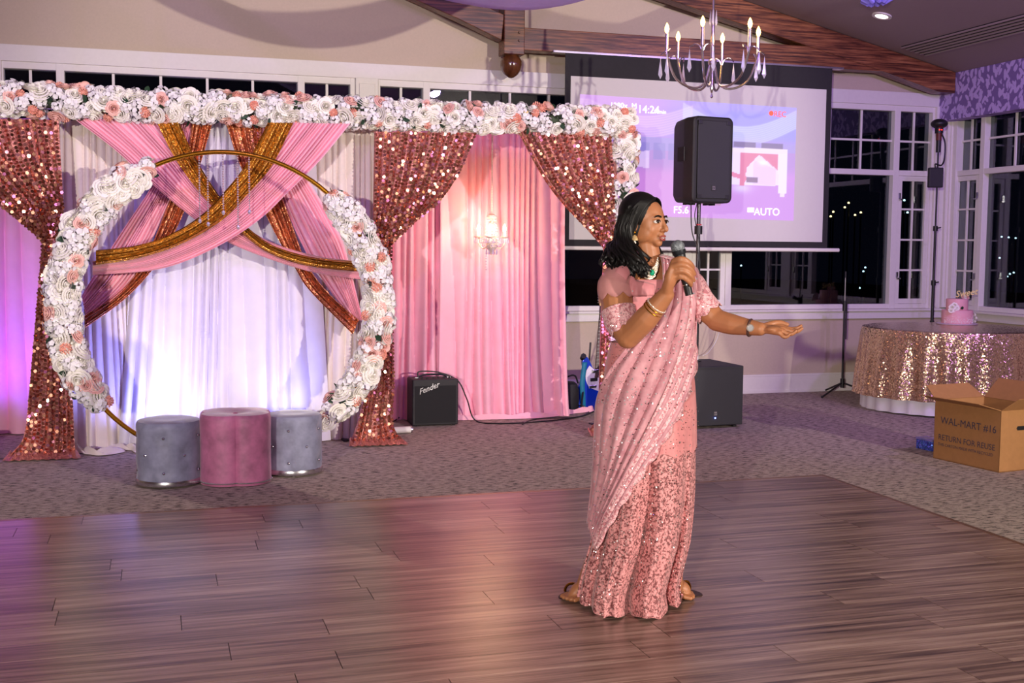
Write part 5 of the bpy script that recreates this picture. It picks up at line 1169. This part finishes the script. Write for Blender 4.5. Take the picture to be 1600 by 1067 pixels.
# the hem sits on one floor height all round
def skirt(name, y0, y1, nr, m_, off=0., hem=True):
    rows = []; L_ = None
    zt = Q(1010, y0, 0)[2]; zb = Q(1010, y1, 0)[2] if not hem else .018
    for j_ in range(nr):
        z_ = zt+(zb-zt)*j_/(nr-1); row = []
        for k_ in range(220):
            th = 2*PI*k_/220
            y_ = y0+(y1-y0)*j_/(nr-1); A_, R_, b_ = sil(y_); c_, a_ = (A_+R_)/2, (R_-A_)/2; g_ = max(0., (y_-600)/335); xs = math.cos(th); fr_ = max(0, math.sin(th))
            fl = (abs(math.sin(4.0*(xs-.10)+.45*g_))**.6-.55)*(.14*g_)*fr_*(1 if xs > -.45 else .3)+.009*g_*math.sin(14*th+2*g_)+.006*g_*math.sin(25*th+1)
            P_ = Q(c_+a_*xs, y_, 0)+EV*(tilt(c_+a_*xs, y_)+b_*math.sin(th)+fl+off*math.sin(th))+EU*(fl*.3*xs+off*xs); P_[2] = z_+(.008*math.sin(11*th)+(.03 if abs(xs) > .8 and hem else 0)*(abs(xs)-.8)*5 if j_ == nr-1 else 0)
            row.append(P_)
        rows.append(row)
    return sub(MB().grid(rows, True), name, m_)
skirt('saree_skirt', 540, 935, 56, M_sk)
skirt('saree_upper_wrap', 532, 700, 22, M_skp, .006, hem=False)
# blouse shell around the chest
rows = []
for j_ in range(16):
    y_ = 437+(536-437)*j_/15; L_, R_, b_ = sil(y_); c_, a_ = (L_+R_)/2, (R_-L_)/2; row = []
    L2_ = L_+(16 if y_ > 455 else 16); a_ = (R_-L2_)/2*.98; c_ = (R_+L2_)/2
    for k_ in range(60):
        th = 2*PI*k_/60; row.append(Q(c_+a_*math.cos(th), y_, tilt(c_+a_*math.cos(th), y_)*.9+(b_-.004)*math.sin(th)))
    rows.append(row)
sub(MB().grid(rows, True), 'blouse', M_blo, solid=.004)
# scalloped neckline ruffle and shoulder strap
def ribbon(ptsA, ptsB, name, m_, n_=40, waves=0, amp=0., parent=None, solid=.003):
    A_ = cr([Q(*p_) for p_ in ptsA], n_); B_ = cr([Q(*p_) for p_ in ptsB], n_); rows = []
    for j_ in range(n_):
        rows.append([A_[j_]*(1-u_)+B_[j_]*u_+EV*(amp*math.sin(waves*2*PI*j_/n_)*u_+.006*math.sin(PI*u_)) for u_ in np.linspace(0, 1, 8)])
    return sub(MB().grid(rows), name, m_, solid=solid)
ribbon([(952, 441, .16), (966, 418, .15), (985, 413, .115)], [(975, 455, .17), (982, 432, .155), (991, 424, .12)], 'shoulder_strap', M_blo)
ribbon([(988, 424, .125), (993, 437, .145), (1006, 440, .14), (1022, 444, .13)], [(975, 458, .155), (990, 462, .165), (1006, 462, .16), (1022, 462, .15)], 'neckline_ruffle', M_blo, waves=3, amp=.006)
# sheer upper sleeve and sequined arm band (her right), lace sleeve (her left)
def sleeve(pts, rads, name, m_, n_=22, sc_=0):
    P_ = cr([Q(*p_) for p_ in pts], n_); R_ = np.interp(np.linspace(0, len(rads)-1, n_), range(len(rads)), rads); mb = MB()
    mb.tube(P_, list(R_), 28, caps=False)
    if sc_:
        V_ = np.array(mb.v); ax_ = (P_[-1]-P_[-2])/np.linalg.norm(P_[-1]-P_[-2])
        for k_ in range(28): V_[(n_-1)*28+k_] += ax_*sc_*abs(math.sin(k_*PI/4))
        mb.v = [tuple(v_) for v_ in V_]
    return sub(mb, name, m_, solid=.003)
sleeve([(970, 428, .095), (962, 447, .115), (963, 462, .125)], [.055, .0705, .069], 'sheer_shoulder_cap', sheer('sheer_pink_net', (226, 160, 160), .5), sc_=.02)
sleeve([(966, 484, .148), (970, 500, .165), (977, 515, .185)], [.0665, .0640, .0565], 'sequined_arm_band', M_brd, sc_=.012)
sleeve([(1066, 438, -.10), (1078, 448, -.11), (1092, 470, -.09), (1107, 488, -.075)], [.056, .0645, .0605, .0585], 'lace_sleeve', M_brd, sc_=.014)
# pallu: pleated over her left shoulder, falling across the body to her right hip
def pallu(EA, EB, name, m_, nu, nv, off, folds, amp, scal=0., parent=None):
    A_, B_ = cr(EA, nv), cr(EB, nv); rows = []
    for j_ in range(nv):
        row = []; s_ = j_/(nv-1)
        for k_ in range(nu):
            u_ = k_/(nu-1); q_ = A_[j_]*(1-u_)+B_[j_]*u_
            if scal and k_ == nu-1: q_ = q_+(B_[j_]-A_[j_])/np.linalg.norm(B_[j_]-A_[j_])*scal*abs(math.sin(14*PI*s_))
            f_ = abs(math.sin(PI*folds*(u_+.08*math.sin(5*u_+s_*3))))**.7
            row.append(surf(q_[0], q_[1], off+amp*f_*(1-.45*s_)))
        rows.append(row)
    return sub(MB().grid(rows), name, m_, solid=.0025)
UPE = [(1030, 399), (1033, 425), (1030, 462), (1010, 505), (984, 545), (958, 585), (944, 625), (938, 672), (936, 720), (930, 770), (926, 812)]
LWE = [(1068, 408), (1083, 440), (1082, 490), (1080, 530), (1073, 580), (1060, 630), (1040, 676), (1014, 722), (988, 766), (962, 812), (938, 860)]
pallu(UPE, LWE, 'pallu', M_pal, 110, 90, .014, 7.5, .026)
IN2 = [(a_[0]*.27+b_[0]*.73, a_[1]*.27+b_[1]*.73) for a_, b_ in zip(UPE, LWE)]
pallu(IN2, LWE, 'embroidered_border', M_brd, 14, 110, .026, 1.5, .006, scal=5)
# pallu over the shoulder to the back
ribbon([(1030, 400, .08), (1035, 398, .0), (1032, 415, -.10)], [(1066, 410, .05), (1072, 408, -.05), (1075, 425, -.17)], 'pallu_shoulder_fold', M_pal, waves=4, amp=.004)
# loose scattered crystals catching the light
mb = MB(); r_ = random.Random(9)
for k_ in range(1300):
    y_ = r_.uniform(500, 925); L_, R_, _b = sil(y_); x_ = r_.uniform(L_+6, R_-6); P_ = surf(x_, y_, .034 if y_ < 640 else .03); s_ = r_.uniform(.0016, .003)
    n_ = np.array([r_.gauss(0, .5), -1, r_.gauss(0, .5)]); n_ /= np.linalg.norm(n_); a_ = np.cross(n_, up); a_ /= np.linalg.norm(a_); b_ = np.cross(n_, a_)
    mb.add([P_+(a_*math.cos(h_)+b_*math.sin(h_))*s_ for h_ in (0, 1.26, 2.51, 3.77, 5.03)], [(0, 1, 2, 3, 4)])
sub(mb, 'crystals', mat('rhinestones', (250, 250, 255), .08, 1), smooth=False, kind='stuff')
# sandals
for (tx, ty), (hx, hy) in (((888, 936), (917, 926)), ((1080, 932), (1054, 926))):
    tt, hh = PZ(tx, ty, .0), PZ(hx, hy, .0); d_ = tt-hh; d_ /= np.linalg.norm(d_); s_ = np.array([-d_[1], d_[0], 0]); c_ = (tt+hh)/2; l_ = np.linalg.norm(tt-hh)/2+.05
    sl_ = sub(MB().prism([c_+d_*l_*math.cos(a_)+s_*(.047+.006*math.cos(a_))*math.sin(a_)+up*.001 for a_ in np.linspace(0, 2*PI, 24)[:-1]], (0, 0, .014)), 'sandal', mat('brown_sandal_sole', (54, 32, 24), .5), bevel=.003)
    P_ = [tt-d_*.035+s_*.047*math.cos(a_)+up*(.016+.042*math.sin(a_)) for a_ in np.linspace(0, PI, 14)]
    MB().tube(P_, .006, 8).build('gold_strap', M_gold, sl_)
# --- microphone (held, a thing of its own)
m0, m1 = Q(1059, 386, .302), Q(1077, 461, .298); ax_ = (m1-m0)/np.linalg.norm(m1-m0)
t = thing('handheld_microphone', 'black wireless microphone with grey mesh ball in the woman\'s hand', 'microphone', m1)
MB().ell(m0, (.0265,)*3, 20, 14).build('grille_ball', glitter('steel_mesh_ball', (140, 146, 152), (84, 90, 96), 420, .4, .55, .35), t)
MB().tube([m0+ax_*.012, m0+ax_*.022, m0+ax_*.03], [.0268, .0255, .0225], 18).build('collar', mat('dark_collar', (40, 42, 48), .4, .5), t)
Lm = np.linalg.norm(m1-m0); MB().tube([m0+ax_*.028, m0+ax_*.06, m0+ax_*Lm*.72, m0+ax_*(Lm*.75), m0+ax_*Lm], [.0215, .0195, .0165, .0155, .0150], 18).build('handle', M_black, t)
MB().tube([m0+ax_*Lm*.77, m0+ax_*Lm*.79], .0162, 18).build('accent_ring', M_chrome, t)
